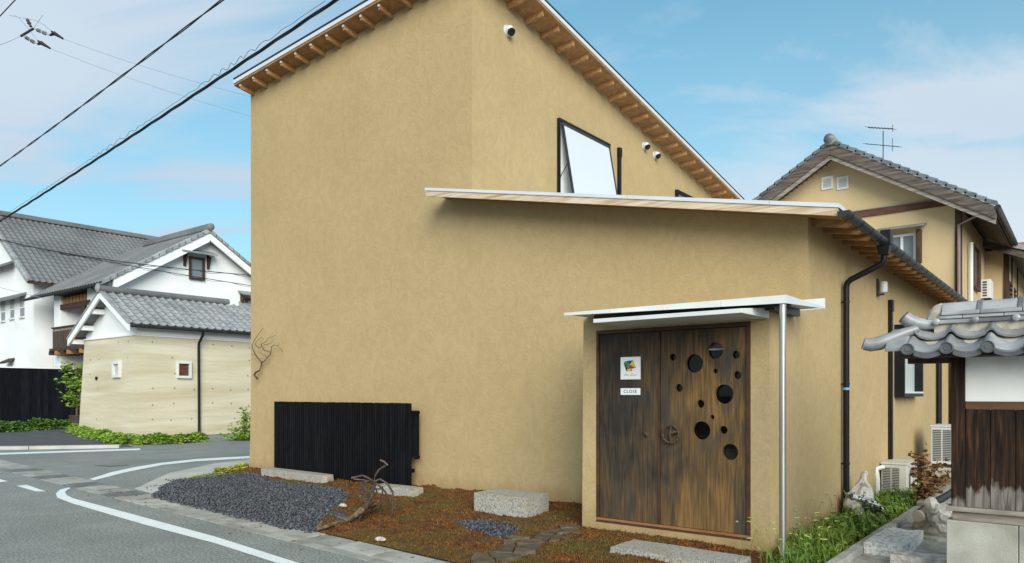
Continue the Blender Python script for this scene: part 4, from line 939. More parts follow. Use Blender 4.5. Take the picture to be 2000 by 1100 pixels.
rock('rubble_stone', 'white edged stone half cut off below the wall foundation', 'stone', tuple(on_z(1945, 1110, .2) - Vector((0, 0, .1))), (.55, .26, .2), M['rough_stone'], 18, .06, box=.16)
rock('rubble_stone', 'low brown stone wedged under the grey boulder', 'stone', tuple(on_z(1835, 1052, .13) - Vector((0, 0, .06))), (.42, .22, .14), M['grey_stone'], 23, .12)
lg = on_z(1793, 1009, .30); lgo = thing('cut_log', 'round sawn log end bound with pale blue cord beside the rubble', 'log', (lg.x, lg.y, .2))
put('log', MB().lathe([(.058, 0), (.062, .006), (.062, .5)], lg, Vector((.25, 1, .05)), 18), M['log_end'], lgo, smooth='auto')
put('cord', MB().tube([lg + Vector((.09 * math.cos(a_) + .03, .08 + .05 * a_ / 6, .075 * math.sin(a_) + .01)) for a_ in [k * .5 for k in range(-1, 10)]] + [lg + Vector((-.16, .25, .05))], .006, 6), M['blue_wire'], lgo, smooth='auto')
cl = on_z(1830, 1005, .34)
vs_ = [(-.06, 0, .06, .06), (.0, .02, .02, .065), (.04, -.02, -.05, .045), (.10, .02, -.02, .06), (-.02, .0, -.02, .06)]
clo = thing('cloth_bundle', 'stiff crumpled off white cloth bundle leaning on the foundation', 'cloth', (cl.x, cl.y, .3))
for k, (u, v, zz, sz) in enumerate(((1828, 1000, .36, (.20, .16, .26)), (1838, 1018, .28, (.15, .18, .20)), (1852, 1012, .30, (.20, .16, .14)), (1818, 1016, .24, (.12, .14, .16)))):
    rock('fold', None, None, tuple(on_z(u, v, zz)), sz, M['cloth'], 30 + k, .30, 3, rot=k * .9, parent=clo)
tag(put('black_pipe', MB().tube([on_z(1800, 998, .30), on_z(1860, 962, .33)], .045, 12), M['black'], smooth='auto'), 'short black pipe lying behind the cloth bundle by the wall', 'pipe')
tag(put('timber_offcut', MB().bar(on_z(1800, 985, .16), on_z(1870, 935, .16), .12, .06), M['grey_wood'], bev=.005), 'grey timber offcut lying behind the black pipe', 'timber')

# ------------------------------------------------------------------ alley: air conditioners, rubbish, weeds
def ac_unit(name, label, x0, y0, z0, w, ln_, h, m, group='air conditioner units behind the house', fan=True):
    r = thing(name, label, 'air conditioner', (x0, y0, z0), group)
    put('casing', MB().box(x0, y0, z0, x0 + w, y0 + ln_, z0 + h - .03), m, r, bev=.012)
    put('lid', MB().box(x0 - .008, y0 - .010, z0 + h - .029, x0 + w + .008, y0 + ln_ + .008, z0 + h), m, r, bev=.008)
    for (a, b) in ((.08, .37), (.43, .70)):
        g = MB().box(x0 + w * a, y0 - .004, z0 + .06, x0 + w * b, y0 - .0005, z0 + h - .07); put('grille', g, M['grille'], r)
        f = MB()
        for k in range(18):
            zz = lerp(z0 + .07, z0 + h - .08, k / 17); f.box(x0 + w * a, y0 - .010, zz, x0 + w * b, y0 - .0045, zz + .007)
        put('louvre', f, m, r)
    g = MB().lathe([(h * .36, 0), (h * .36, .012), (h * .30, .014)], (x0 + w, y0 + ln_ * .42, z0 + h * .5), (1, 0, 0), 26); put('fan_guard', g, M['grille'], r, smooth='auto')
    f = MB()
    for k in range(1, 6): f.tube([(x0 + w + .02, y0 + ln_ * .42 + h * .36 * k / 5.5 * math.cos(a_ * .2618), z0 + h * .5 + h * .36 * k / 5.5 * math.sin(a_ * .2618)) for a_ in range(25)], .004, 4, cap=False)
    put('guard_rings', f, m, r)
    for yy in (y0 + .08, y0 + ln_ - .14): put('foot', MB().box(x0 + .01, yy, z0 - .05, x0 + w - .01, yy + .06, z0), M['grille'], r)
    return r
a1 = ac_unit('air_conditioner', 'ivory outdoor unit standing in the weeds against the tan wall', -2.43, 12.0, .03, .35, .78, .56, M['ac'])
put('pipe_hose', MB().tube([(-2.40, 11.98, .52), (-2.46 + .0, 11.80, .50), (-2.42, 11.72, .36), (-2.42, 11.74, .02)], .035, 10), M['white_paint'], a1, smooth='auto')
a2_ = ac_unit('air_conditioner', 'grey white outdoor unit on a low base farther down the alley', -2.16, 14.55, .39, .44, .8, .67, M['ac2'])
tag(put('unit_base', MB().box(-2.2, 14.5, -.01, -1.6, 15.5, .335), M['found'], bev=.01), 'concrete base below the farther outdoor unit', 'base')
sk = on_x(1668, 985, -2.30)
bm = bmesh.new(); bmesh.ops.create_icosphere(bm, subdivisions=4, radius=1)
vs = []
for v in bm.verts:
    p = v.co; k = 1 + .30 * nz(p.x * 2, p.y * 2, p.z * 2 + 3) + .30 * abs(nz(p.x * 4, p.y * 4, p.z * 3)) + .12 * nz(p.x * 9, p.y * 9, p.z * 6)
    tz = (p.z + 1) / 2; wd = 1 - .25 * tz if tz < .6 else lerp(.85, .30, (tz - .6) / .22) if tz < .82 else lerp(.30, .55, (tz - .82) / .18)
    vs.append((-2.27 + .15 * p.x * k * wd + .03 * tz, sk.y + (.30 * p.y * k * wd) + .10 * tz + .22 * tz ** 3, .02 + .58 * tz * (1 + .05 * k)))
fs = [tuple(v.index for v in f.verts) for f in bm.faces]; bm.free()
o = link_mesh('rubbish_sack', vs, fs, M['sack'], smooth=True, org=(-2.26, sk.y, 0)); tag(o, 'pale crumpled sack slumped upright beside the black downpipe', 'sack')
bgp = on_z(1690, 1000, .16); g = MB(); n = 14; vs = []; fs = []
for side in (0, 1):
    for j in range(n + 1):
        for i in range(n + 1):
            u_, v2 = i / n - .5, j / n - .5; e_ = max(0, 1 - (abs(u_) * 2) ** 4) * max(0, 1 - (abs(v2) * 2) ** 4)
            zz = (.055 if side == 0 else -.03) * e_ + .02 * nz(u_ * 7, v2 * 7, side * 4); p = Vector((.36 * u_, .30 * v2, zz))
            p = Matrix.Rotation(R(-22), 3, 'X') @ Matrix.Rotation(R(18), 3, 'Y') @ p; vs.append(tuple(p * 1.25 + bgp + Vector((0, 0, .10))))
for side in (0, 1):
    b0 = side * (n + 1) ** 2
    for j in range(n):
        for i in range(n):
            a_ = b0 + j * (n + 1) + i; q_ = (a_, a_ + 1, a_ + n + 2, a_ + n + 1); fs.append(q_ if side == 0 else q_[::-1])
o = link_mesh('printed_bag', vs, fs, M['silver_bag'], smooth=True, fix=False, org=tuple(bgp)); tag(o, 'silver black printed plastic bag lying in the weeds', 'bag')

def blades(name, spots, hmin, hmax, m, wid=.006, lean=.5, seed=1):
    vs, fs = [], []; rr = random.Random(seed)
    for (x, y, z, k) in spots:
        for _ in range(k):
            a_ = rr.uniform(0, 6.283); h = rr.uniform(hmin, hmax); w = wid * rr.uniform(.6, 1.4); l_ = h * lean * rr.uniform(.3, 1.3)
            bx, by = x + rr.uniform(-.05, .05), y + rr.uniform(-.05, .05); dx, dy = math.cos(a_), math.sin(a_); b = len(vs)
            for q_, (hh, ll, ww) in enumerate(((0, 0, 1), (.5, .22, 1), (.85, .62, .7), (.92, 1.0, .08))):
                for sg_ in (-1, 1): vs.append((bx + dx * l_ * ll - dy * w * ww * sg_, by + dy * l_ * ll + dx * w * ww * sg_, z + h * hh))
            fs += [(b, b + 1, b + 3, b + 2), (b + 2, b + 3, b + 5, b + 4), (b + 4, b + 5, b + 7, b + 6)]
    return kind(link_mesh(name, vs, fs, m, fix=False), 'stuff')
rr = random.Random(4); spots = []
for _ in range(470):
    y = rr.uniform(6.1, 11.9); x = rr.uniform(-2.36, -1.8)
    if y < YP: x = rr.uniform(-2.3, -1.8) if y > 6.6 else rr.uniform(-2.0, -1.8)
    if nz(x * 2, y * 1.3, 8) < -.25: continue
    if abs(x - bgp.x) < .2 and abs(y - bgp.y) < .22: continue
    spots.append((x, y, 0, 7))
blades('grass', spots, .07, .27, M['grass'], .007, .65)
spots = [(rr.uniform(-2.2, -1.8), rr.uniform(11.0, 14.2), 0, 6) for _ in range(220)]
blades('grass', spots, .10, .28, M['grass'], .008, .6, 3)
def leaves(name, pts, size, m, seed=1, parent=None, k='stuff', flat=.5):
    vs, fs = [], []; rr = random.Random(seed)
    for p in pts:
        a_ = rr.uniform(0, 6.283); s_ = size * rr.uniform(.6, 1.35)
        d = Vector((math.cos(a_), math.sin(a_), rr.uniform(-.5, .6) * (1 - flat) + rr.uniform(-.2, .2))).normalized(); n_ = Vector((rr.uniform(-1, 1), rr.uniform(-1, 1), flat * 2 + .1)).normalized(); sd = d.cross(n_).normalized()
        b = len(vs); P = Vector(p)
        vs += [tuple(P), tuple(P + d * s_ * .5 + sd * s_ * .3 + n_ * s_ * .06), tuple(P + d * s_), tuple(P + d * s_ * .5 - sd * s_ * .3 + n_ * s_ * .06), tuple(P + d * s_ * .5 - n_ * s_ * .05)]
        fs += [(b, b + 1, b + 4), (b + 1, b + 2, b + 4), (b, b + 4, b + 3), (b + 4, b + 2, b + 3)]
    o = link_mesh(name, vs, fs, m, parent, fix=False)
    if k: kind(o, k)
    return o
pts = []
for _ in range(3600):
    y = rr.uniform(6.2, 12.0); x = rr.uniform(-2.36, -1.79); z = abs(rr.gauss(0, .09))
    if y < YP + .1 and x < -2.2: continue
    if nz(x * 2, y * 1.3, 8) < -.3: continue
    pts.append((x, y, z + .02))
leaves('weeds', pts, .055, M['grass'], 5)
# foxtails
ft = MB(); fh = MB()
for _ in range(70):
    y = rr.uniform(6.3, 9.6); x = rr.uniform(-2.28, -1.82)
    if y < 6.7: x = rr.uniform(-2.5, -1.9)
    if y < YP and x < -2.3: y = rr.uniform(6.4, 6.9)
    h = rr.uniform(.22, .50); a_ = rr.uniform(0, 6.283); l_ = rr.uniform(.04, .16); d = Vector((math.cos(a_) * l_, math.sin(a_) * l_, 0))
    b0 = Vector((x, y, 0)); p1 = b0 + d * .35 + Vector((0, 0, h * .6)); p2 = b0 + d + Vector((0, 0, h)); p3 = p2 + d * .5 + Vector((0, 0, -.01)); 
    ft.tube([b0, p1, p2], [.0026, .002, .0015], 4); fh.tube([p2, p2.lerp(p3, .3), p2.lerp(p3, .7) + Vector((0, 0, .004)), p3], [.003, .0075, .007, .002], 6)
kind(put('foxtail_stems', ft, M['grass']), 'stuff'); kind(put('foxtail_heads', fh, M['seed'], smooth=True), 'stuff')
# dead shrub
ds = thing('dead_shrub', 'withered shrub with curled brown leaves between the units and the wall', 'shrub', (-1.62, 10.6, .11))
base = on_z(1815, 985, .12); base = Vector((base.x, base.y, .11)); dd = -sT * base.x + cT * base.y
stems = [[(1812, 985), (1808, 940), (1800, 905), (1797, 880)], [(1812, 980), (1822, 935), (1830, 905)], [(1812, 985), (1832, 940), (1850, 925)], [(1811, 970), (1800, 935), (1795, 915)], [(1814, 980), (1806, 950), (1803, 975)]]
for P in stems: put('stem', MB().tube([at(u, v, dd) for u, v in P], [.012, .008, .005, .003][:len(P)], 6), M['twig'], ds)
pts = []
for P in stems:
    for i in range(len(P) - 1):
        for _ in range(44):
            t_ = rr.random(); c = at(lerp(P[i][0], P[i + 1][0], t_), lerp(P[i][1], P[i + 1][1], t_), dd); pts.append(c + Vector((rr.gauss(0, .05), rr.gauss(0, .06), rr.gauss(0, .04))))
leaves('foliage', pts, .085, M['dead_leaf'], 9, ds, None, flat=.15)

# pale grey shed closing the alley
shed = thing('grey_shed', 'pale grey clad shed closing the alley behind the house', 'shed', (-1.6, 19.0, 0))
put('wall', MB().box(-2.38, 18.95, 0, -.6, 19.8, 2.75), M['shed'], shed)
for k in range(8): put('seam', MB().box(-2.3 + .22 * k, 18.940, .02, -2.29 + .22 * k, 18.949, 2.74), M['white_metal'], shed)
put('shed_roof', MB().box(-2.42, 18.85, 2.752, -.55, 19.85, 2.80), M['gutter'], shed)

# ------------------------------------------------------------------ neighbour's tan house with tiled gable (behind, right)
YG = 20.0
th = thing('gabled_house', 'tan rendered two storey house with grey tiled gable roof behind the wing', 'house', (-5, YG, 0))
apex = on_y(1622, 276, YG - .5); er = on_y(1943, 397, YG - .5); sl_ = (apex.z - er.z) / (er.x - apex.x)
xw1 = on_y(1875, 420, YG).x; xw0 = apex.x - (xw1 - apex.x) - .0
zr = lambda x: apex.z - .30 - sl_ * abs(x - apex.x)
ax = apex.x
YG1 = 31.0
put('wall', MB().prism([(xw0, YG, 0), (xw1, YG, 0), (xw1, YG, zr(xw1) + .02), (ax, YG, zr(ax) + .02), (xw0, YG, zr(xw0) + .02)], (0, YG1 - YG, 0)), M['tan'], th)
ex = er.x
def gslab(x0, x1, y0_, y1_, lo_, hi_): 
    mb = MB()
    mb.loft([Vector((x0, y0_, apex.z - sl_ * abs(x0 - ax) + lo_)), Vector((x1, y0_, apex.z - sl_ * abs(x1 - ax) + lo_)), Vector((x1, y0_, apex.z - sl_ * abs(x1 - ax) + hi_)), Vector((x0, y0_, apex.z - sl_ * abs(x0 - ax) + hi_))],
            [Vector((x0, y1_, apex.z - sl_ * abs(x0 - ax) + lo_)), Vector((x1, y1_, apex.z - sl_ * abs(x1 - ax) + lo_)), Vector((x1, y1_, apex.z - sl_ * abs(x1 - ax) + hi_)), Vector((x0, y1_, apex.z - sl_ * abs(x0 - ax) + hi_))]); return mb
xl_ = ax - (ex - ax)
rf = put('roof', gslab(ax, ex, YG - .5, YG1 - 3, -.14, -.06).add(*(lambda m_: (m_.v, m_.f))(gslab(xl_, ax - .002, YG - .5, YG1, -.14, -.06))), M['tile_far'], th)
put('soffit', gslab(ax + .003, ex - .05, YG - .46, YG1 - 3, -.20, -.145), M['fascia'], rf); put('soffit', gslab(xl_ + .05, ax - .003, YG - .46, YG1, -.20, -.145), M['fascia'], rf)
for a, b in ((ax + .002, ex + .02), (xl_ - .02, ax - .002)):
    put('barge_board', gslab(a, b, YG - .54, YG - .505, -.34, -.07), M['fascia'], rf); put('barge_board', gslab(a, b - .0, YG - .50, YG - .465, -.46, -.205), M['grey_wood'], rf)
    put('verge_purlin', gslab(a, b, YG - .45, YG - .30, -.36, -.205), M['fascia'], rf)
n = 18
for side in (1, -1):
    Lr = (ex - ax) / n
    for k in range(n):
        x0 = ax + side * Lr * k; x1 = ax + side * (Lr * (k + 1) + .05)
        z0_, z1_ = apex.z - sl_ * abs(x0 - ax), apex.z - sl_ * abs(x1 - ax); g = MB()
        dd_ = Vector((x1 - x0, 0, z1_ - z0_)); p0 = Vector((x0, YG - .56, z0_ - .03)); q0 = p0 + dd_
        P = [(0, -.05), (0, .04), (.07, .07), (.16, .07), (.22, .04), (.30, .03), (.30, .0), (.05, -.0), (.03, -.05)]
        g.loft([p0 + Vector((0, a, b + .0)) for a, b in P], [q0 + Vector((0, a, b + .04)) for a, b in P]); put('verge_tile', g, M['tile_dk'], rf, bev=.006, seg=1)
put('ridge_tile', MB().tube([(ax, YG - .62, apex.z + .02), (ax, YG1, apex.z + .02)], .14, 10), M['tile'], rf, smooth='auto')
put('ridge_ornament', MB().lathe([(.10, 0), (.12, .05), (.08, .08), (.03, .10)], (ax, YG - .62, apex.z + .03), (0, -1, 0), 16), M['tile_dk'], rf, smooth='auto')
for k in range(26):   # rafters below the left verge
    x = lerp(ax - .25, xl_ + .2, k / 25); z = apex.z - sl_ * abs(x - ax) - .215
    put('rafter', MB().box(x - .03, YG - .44, z - .09, x + .03, YG - .002, z), M['fascia'], rf)
# timber, vents, windows on the gable
a, b = on_y(1690, 418, YG), on_y(1862, 394, YG)
put('timber_band', MB().box(ax - 1.9, YG - .05, a.z - .075, xw1 - .12, YG + .02, a.z + .075), M['brown_wood'], th); put('band_cap', MB().box(ax - 1.9, YG - .07, a.z + .077, xw1 - .12, YG + .02, a.z + .10), M['tile_far'], th)
put('corner_post', MB().box(xw1 - .10, YG - .03, 0, xw1 + .03, YG + .14, zr(xw1) - .0), M['dark_wood'], th)
for u in (1605, 1635):
    p0, p1 = on_y(u, 372, YG), on_y(u + 23, 343, YG); w_ = put('gable_vent', MB().box(p0.x, YG - .03, p0.z, p1.x, YG - .001, p1.z), M['white_paint'], th)
    for k in range(6): zz = lerp(p0.z + .06, p1.z - .09, k / 5); put('louvre', MB().box(p0.x + .05, YG - .045, zz, p1.x - .05, YG - .0305, zz + .02), M['shed'], w_)
p0, p1 = on_y(1735, 520, YG), on_y(1790, 455, YG)
w_ = put('window', MB().box(p0.x, YG - .02, p0.z, p1.x, YG - .001, p1.z), M['sky_glass'], th)
fr = MB()
for q in ((p0.x, p1.z - .06, p1.x, p1.z), (p0.x, p0.z, p0.x + .06, p1.z - .06), (p1.x - .06, p0.z, p1.x, p1.z - .06), ((p0.x + p1.x) / 2 - .03, p0.z, (p0.x + p1.x) / 2 + .03, p1.z - .06)): fr.box(q[0], YG - .06, q[1], q[2], YG - .0205, q[3])
put('window_frame', fr, M['white_paint'], w_); put('window_post', MB().box(p1.x + .02, YG - .22, p0.z, p1.x + .12, YG - .001, p1.z + .05), M['dark_wood'], w_)
put('window_hood', MB().prism([(p0.x - .2, YG - .45, p1.z + .07), (p0.x - .2, YG, p1.z + .18), (p0.x - .2, YG, p1.z + .22), (p0.x - .2, YG - .45, p1.z + .11)], (p1.x - p0.x + .42, 0, 0)), M['tile_far'], w_)
# right side wall of that house (faces +x)
def sidebox(name, u0, u1, v0, v1, m, d0=.001, d1=.06, parent=th, xx=None):
    p0, p1 = on_x(u0, v0, xx or xw1), on_x(u1, v1, xx or xw1); return put(name, MB().box((xx or xw1) + d0, p0.y, min(p0.z, p1.z), (xx or xw1) + d1, p1.y, max(p0.z, p1.z)), m, parent)
put('white_pipe', MB().tube([(xw1 + .08, on_x(1889, 500, xw1).y, 3.4), (xw1 + .08, on_x(1889, 500, xw1).y, 5.35)], .05, 10), M['white_paint'], th, smooth='auto')
pg = on_y(1873, 440, YG - .06)
put('drain_pipe', MB().tube([on_y(1940, 405, YG - .35), pg + Vector((0, -.02, .0)), pg + Vector((0, -.02, -2.8))], .035, 8), mat('faded_pink_brown_pipe', (.26, .17, .15), (.33, .22, .2), 3, rough=.6), th, smooth='auto')
wy = on_x(1895, 500, xw1).y
w_ = put('window', MB().box(xw1 + .001, wy, 4.35, xw1 + .03, wy + 1.5, 5.45), M['sky_glass'], th); fr = MB()
for q in ((wy, 5.40, wy + 1.5, 5.45), (wy, 4.35, wy + 1.5, 4.41), (wy, 4.41, wy + .05, 5.40), (wy + 1.1, 4.41, wy + 1.5, 5.40)): fr.box(xw1 + .0315, q[0], q[1], xw1 + .09, q[2], q[3])
put('window_frame', fr, M['frame_brown'], w_)
by = on_x(1917, 500, xw1).y + .9      # projecting rear bay
bx1 = xw1 + .55
put('bay_wall', MB().box(xw1 - .5, by, 0, bx1, by + 9, 5.75), M['tan'], th)
put('bay_post', MB().box(bx1 - .10, by - .03, 0, bx1 + .03, by + .14, 5.7), M['dark_wood'], th)
for k in (1.2, 3.4): put('bay_post', MB().box(bx1 - .02, by + k, 0, bx1 + .03, by + k + .13, 5.7), M['dark_wood'], th)
for k in (.5, 2.2, 4.6):
    w_ = put('window', MB().box(bx1 + .001, by + k, 4.1, bx1 + .02, by + k + .5, 4.9), M['dark_glass'], th)
    for q in range(6): put('louvre', MB().box(bx1 + .021, by + k, 4.14 + q * .13, bx1 + .06, by + k + .5, 4.17 + q * .13), M['fascia'], w_)
brf = MB(); brf.prism([(bx1 + .75, by - .55, 5.35), (xw1 - .4, by - .55, 6.1), (xw1 - .4, by - .55, 6.2), (bx1 + .75, by - .55, 5.46)], (0, 10, 0)); br_ = put('bay_roof', brf, M['tile_far'], th)
put('barge_board', MB().prism([(bx1 + .74, by - .60, 5.22), (xw1 - .4, by - .60, 5.95), (xw1 - .4, by - .60, 6.1), (bx1 + .74, by - .60, 5.38)], (0, .045, 0)), M['fascia'], br_)
for k in range(5):
    t0, t1 = k / 5, (k + 1.15) / 5; p0 = Vector((lerp(xw1 - .3, bx1 + .75, t0), by - .62, lerp(6.17, 5.48, t0))); p1 = Vector((lerp(xw1 - .3, bx1 + .75, t1), by - .62, lerp(6.17, 5.48, t1)))
    P = [(0, -.06), (0, .05), (.08, .08), (.18, .06), (.28, .02), (.05, -.0)]; put('verge_tile', MB().loft([p0 + Vector((0, a, b)) for a, b in P], [p1 + Vector((0, a, b + .03)) for a, b in P]), M['tile'], br_)
put('eave_gutter', MB().tube([(ex + .06, YG - .55, er.z - .10), (ex + .06, by - .7, er.z - .10)], .06, 10), M['gutter'], rf, smooth='auto')
acx = on_x(1927, 560, xw1 + .15)
wa = thing('wall_air_conditioner', 'white outdoor unit hung high on the side of the gabled tan house', 'air conditioner', (xw1 + .1, acx.y, 3.9))
p0 = on_y(1915, 583, by - 1.0); p1 = on_y(1935, 545, by - 1.0); yy = by - 1.0
put('casing', MB().box(p0.x, yy, p0.z, p1.x, yy + .75, p1.z), M['white_paint'], wa, bev=.01)
for k in range(6): zz = lerp(p0.z + .05, p1.z - .10, k / 5); put('louvre', MB().box(p0.x + .05, yy - .006, zz, p1.x - .09, yy - .0005, zz + .05), M['grille'], wa)
put('bracket', MB().box(p0.x - .1, yy + .05, p0.z - .06, p1.x, yy + .7, p0.z - .001).box(xw1 + .002, yy + .1, p0.z - .3, p0.x, yy + .14, p0.z - .061), M['gutter'], wa)
# aerial
ab = on_y(1724, 306, YG + 2.0)
an = thing('tv_aerial', 'thin metal television aerial on the ridge of the gabled tan house', 'aerial', (ab.x, ab.y, ab.z - .4))
def ap(u, v): return on_y(u, v, YG + 2.0)
put('mast', MB().tube([ap(1725, 315), ap(1725, 256)], .014, 6), M['gutter'], an)
for u0, v0, u1, v1 in ((1695, 249, 1745, 252), (1690, 281, 1757, 287)):
    put('boom', MB().tube([ap(u0, v0), ap(u1, v1)], .010, 6), M['gutter'], an)
    for k in range(9):
        c = ap(lerp(u0, u1, k / 8), lerp(v0, v1, k / 8)); dl = Vector((.1, .28, 0)) if v0 < 270 else Vector((.1, .2, 0)); put('element', MB().tube([c - dl * .5, c + dl * .5], .005, 5), M['gutter'], an)
put('reflector', MB().tube([ap(1743.5, 244), ap(1743.5, 258)], .008, 5), M['gutter'], an); put('reflector', MB().tube([ap(1743, 270), ap(1743, 296)], .008, 5), M['gutter'], an)
# far white house at the right edge
fw = thing('far_white_house', 'small white house with red sheet roof at the far right edge', 'house', (3, 36, 0))
p0 = on_y(1983, 515, 36)
put('wall', MB().box(p0.x, 36, 0, p0.x + 6, 42, p0.z), M['white_wall'], fw)
put('roof', MB().prism([(p0.x - .5, 35.4, p0.z - .1), (p0.x - .5, 39, p0.z + 1.2), (p0.x - .5, 39, p0.z + 1.35), (p0.x - .5, 35.4, p0.z + .1)], (7, 0, 0)), M['red_roof'], fw)
w_ = put('window', MB().box(p0.x + .3, 35.97, p0.z - 1.5, p0.x + 1.6, 35.999, p0.z - .5), M['sky_glass'], fw); put('window_frame', MB().box(p0.x + .2, 35.94, p0.z - 1.6, p0.x + 1.7, 35.965, p0.z - 1.5).box(p0.x + .2, 35.94, p0.z - .5, p0.x + 1.7, 35.965, p0.z - .4), M['white_paint'], w_)

# ------------------------------------------------------------------ pantile helper for the far roofs
def small_tile(w, l_, n=6, lip=.03):
    mb = MB(); vs = []
    for yy, zz in ((l_, 0), (0, .0), (.004, -lip)):
        for k in range(n + 1): s_ = k / n; vs.append(((s_ - .5) * w, yy, (.045 * math.sin(math.pi * s_ / .34) if s_ < .34 else -.03 * math.sin(math.pi * (s_ - .34) / .66)) + zz + (.03 if yy == 0 else 0 if yy == l_ else .03)))
    return mb.add(vs, [(r_ * (n + 1) + k, r_ * (n + 1) + k + 1, (r_ + 1) * (n + 1) + k + 1, (r_ + 1) * (n + 1) + k) for r_ in range(2) for k in range(n)])
def tile_field(o, across, down, na, nd, w, l_, m, parent, single=None, skip=None):
    """o: top-left corner on the slope; single: shared mesh -> each tile an object; otherwise one joined mesh"""
    across, down = across.normalized(), down.normalized(); nrm = across.cross(-down).normalized()
    if nrm.z < 0: nrm = -nrm
    proto = small_tile(w, l_ * 1.12); big = MB()
    if single: me = mesh_of('roof_tile', proto, m, True)
    for j in range(nd):
        for i in range(na):
            c = o + across * w * (i + .5) + down * l_ * (j + 1)
            if skip and skip(c): continue
            Mx = frame(c, across, -down, nrm)
            if single: inst('roof_tile', me, parent, Mx)
            else: big.add([Mx @ Vector(v) for v in proto.v], proto.f)
    if not single: return kind(put('roof_tiles', big, m, parent, smooth='auto', fix=False), 'stuff')

# ------------------------------------------------------------------ rammed-earth storehouse (left)
EX, EY = -27.27, 12.45
EX0 = on_y(161, 700, EY).x; EZ = 3.72
es = thing('earth_storehouse', 'small storehouse with rammed earth walls, white gable and grey pantiles across the street', 'storehouse', (EX, EY, 0))
LEN = 7.6
ew = MB()
tp = [Vector((EX0 + .08, EY + .05, EZ)), Vector((EX, EY + .03, EZ)), Vector((EX - .02, EY + LEN, EZ)), Vector((EX0 + .08, EY + LEN, EZ))]
bt = [Vector((EX0 - .06, EY - .12, -.02)), Vector((EX + .12, EY - .12, -.02)), Vector((EX + .12, EY + LEN, -.02)), Vector((EX0 - .06, EY + LEN, -.02))]
put('wall', ew.loft(bt, tp), M['earth'], es)
ridge_x = on_y(217, 580, EY).x
zrid = on_y(215, 566, EY - .35).z; 
eav = on_x(272, 634, EX + .45); ez = eav.z + .02
slr = (zrid - ez) / (EX + .45 - ridge_x)
put('plaster_band', MB().box(EX0 + .05, EY + .0, EZ + .001, EX + .03, EY + LEN, EZ + .06), M['white_wall'], es)
put('gable_wall', MB().prism([(EX0 + .15, EY + .07, EZ + .061), (EX - .05, EY + .07, EZ + .061), (EX - .05, EY + .07, ez + .10), (ridge_x, EY + .07, zrid - .18), (EX0 + .15, EY + .07, ez + .2)], (0, LEN - .1, 0)), M['white_wall'], es)
def eslab(x0, x1, y0_, y1_, lo_, hi_, pr, m, nm, bev=0):
    zz = lambda x: zrid - slr * abs(x - ridge_x)
    return put(nm, MB().loft([Vector((x0, y0_, zz(x0) + lo_)), Vector((x1, y0_, zz(x1) + lo_)), Vector((x1, y0_, zz(x1) + hi_)), Vector((x0, y0_, zz(x0) + hi_))], [Vector((x0, y1_, zz(x0) + lo_)), Vector((x1, y1_, zz(x1) + lo_)), Vector((x1, y1_, zz(x1) + hi_)), Vector((x0, y1_, zz(x0) + hi_))]), m, pr, bev=bev)
XE = EX + .45; XW = EX0 - .35
erf = eslab(ridge_x, XE, EY - .35, EY + LEN, -.13, -.04, es, M['tile_far'], 'roof')
eslab(XW, ridge_x - .002, EY - .35, EY + LEN, -.13, -.04, erf, M['tile_far'], 'rear_slope')
eslab(ridge_x + .002, XE, EY - .42, EY - .352, -.26, .0, erf, M['white_wall'], 'barge_board'); eslab(XW, ridge_x - .002, EY - .42, EY - .352, -.26, .0, erf, M['white_wall'], 'barge_board')
eslab(ridge_x + .0, XE + .03, EY - .46, EY - .33, .001, .07, erf, M['tile'], 'verge_course', .02); eslab(XW - .03, ridge_x - .003, EY - .46, EY - .33, .001, .07, erf, M['tile'], 'verge_course', .02)
for k in (.28, .62, .92):
    x = lerp(ridge_x, XW, k); zz = zrid - slr * abs(x - ridge_x); put('purlin_end', MB().box(x - .09, EY - .33, zz - .32, x + .13, EY + .069, zz - .132), M['white_wall'], es, bev=.01)
put('eave_plaster', MB().box(EX - .05, EY + .07, EZ + .061, EX + .06, EY + LEN - .1, ez - .10), M['white_wall'], es)
put('eave_board', MB().box(EX + .30, EY - .33, ez - .12, XE + .02, EY + LEN, ez - .06), M['dark_wood'], es)
nd = 9; lr = math.hypot(XE - ridge_x, zrid - ez); tl = lr / nd; na = 24
tile_field(Vector((ridge_x, EY - .33, zrid)), Vector((0, 1, 0)), Vector((XE - ridge_x, 0, ez - zrid)), na, nd, .315, tl, M['tile'], erf, single=True, skip=lambda c: (c.y > EY + 5.3 and c.x < ridge_x + .9 + 0) and False)
yre = on_x(446, 592, ridge_x).y
put('ridge_tile', MB().tube([(ridge_x, EY - .45, zrid + .10), (ridge_x, min(yre, EY + LEN), zrid + .10)], .13, 10), M['tile_far'], erf, smooth='auto')
put('ridge_ornament', MB().lathe([(.16, 0), (.17, .05), (.10, .09), (.05, .11)], (ridge_x, EY - .45, zrid + .12), (0, -1, 0), 14), M['tile'], erf, smooth='auto')
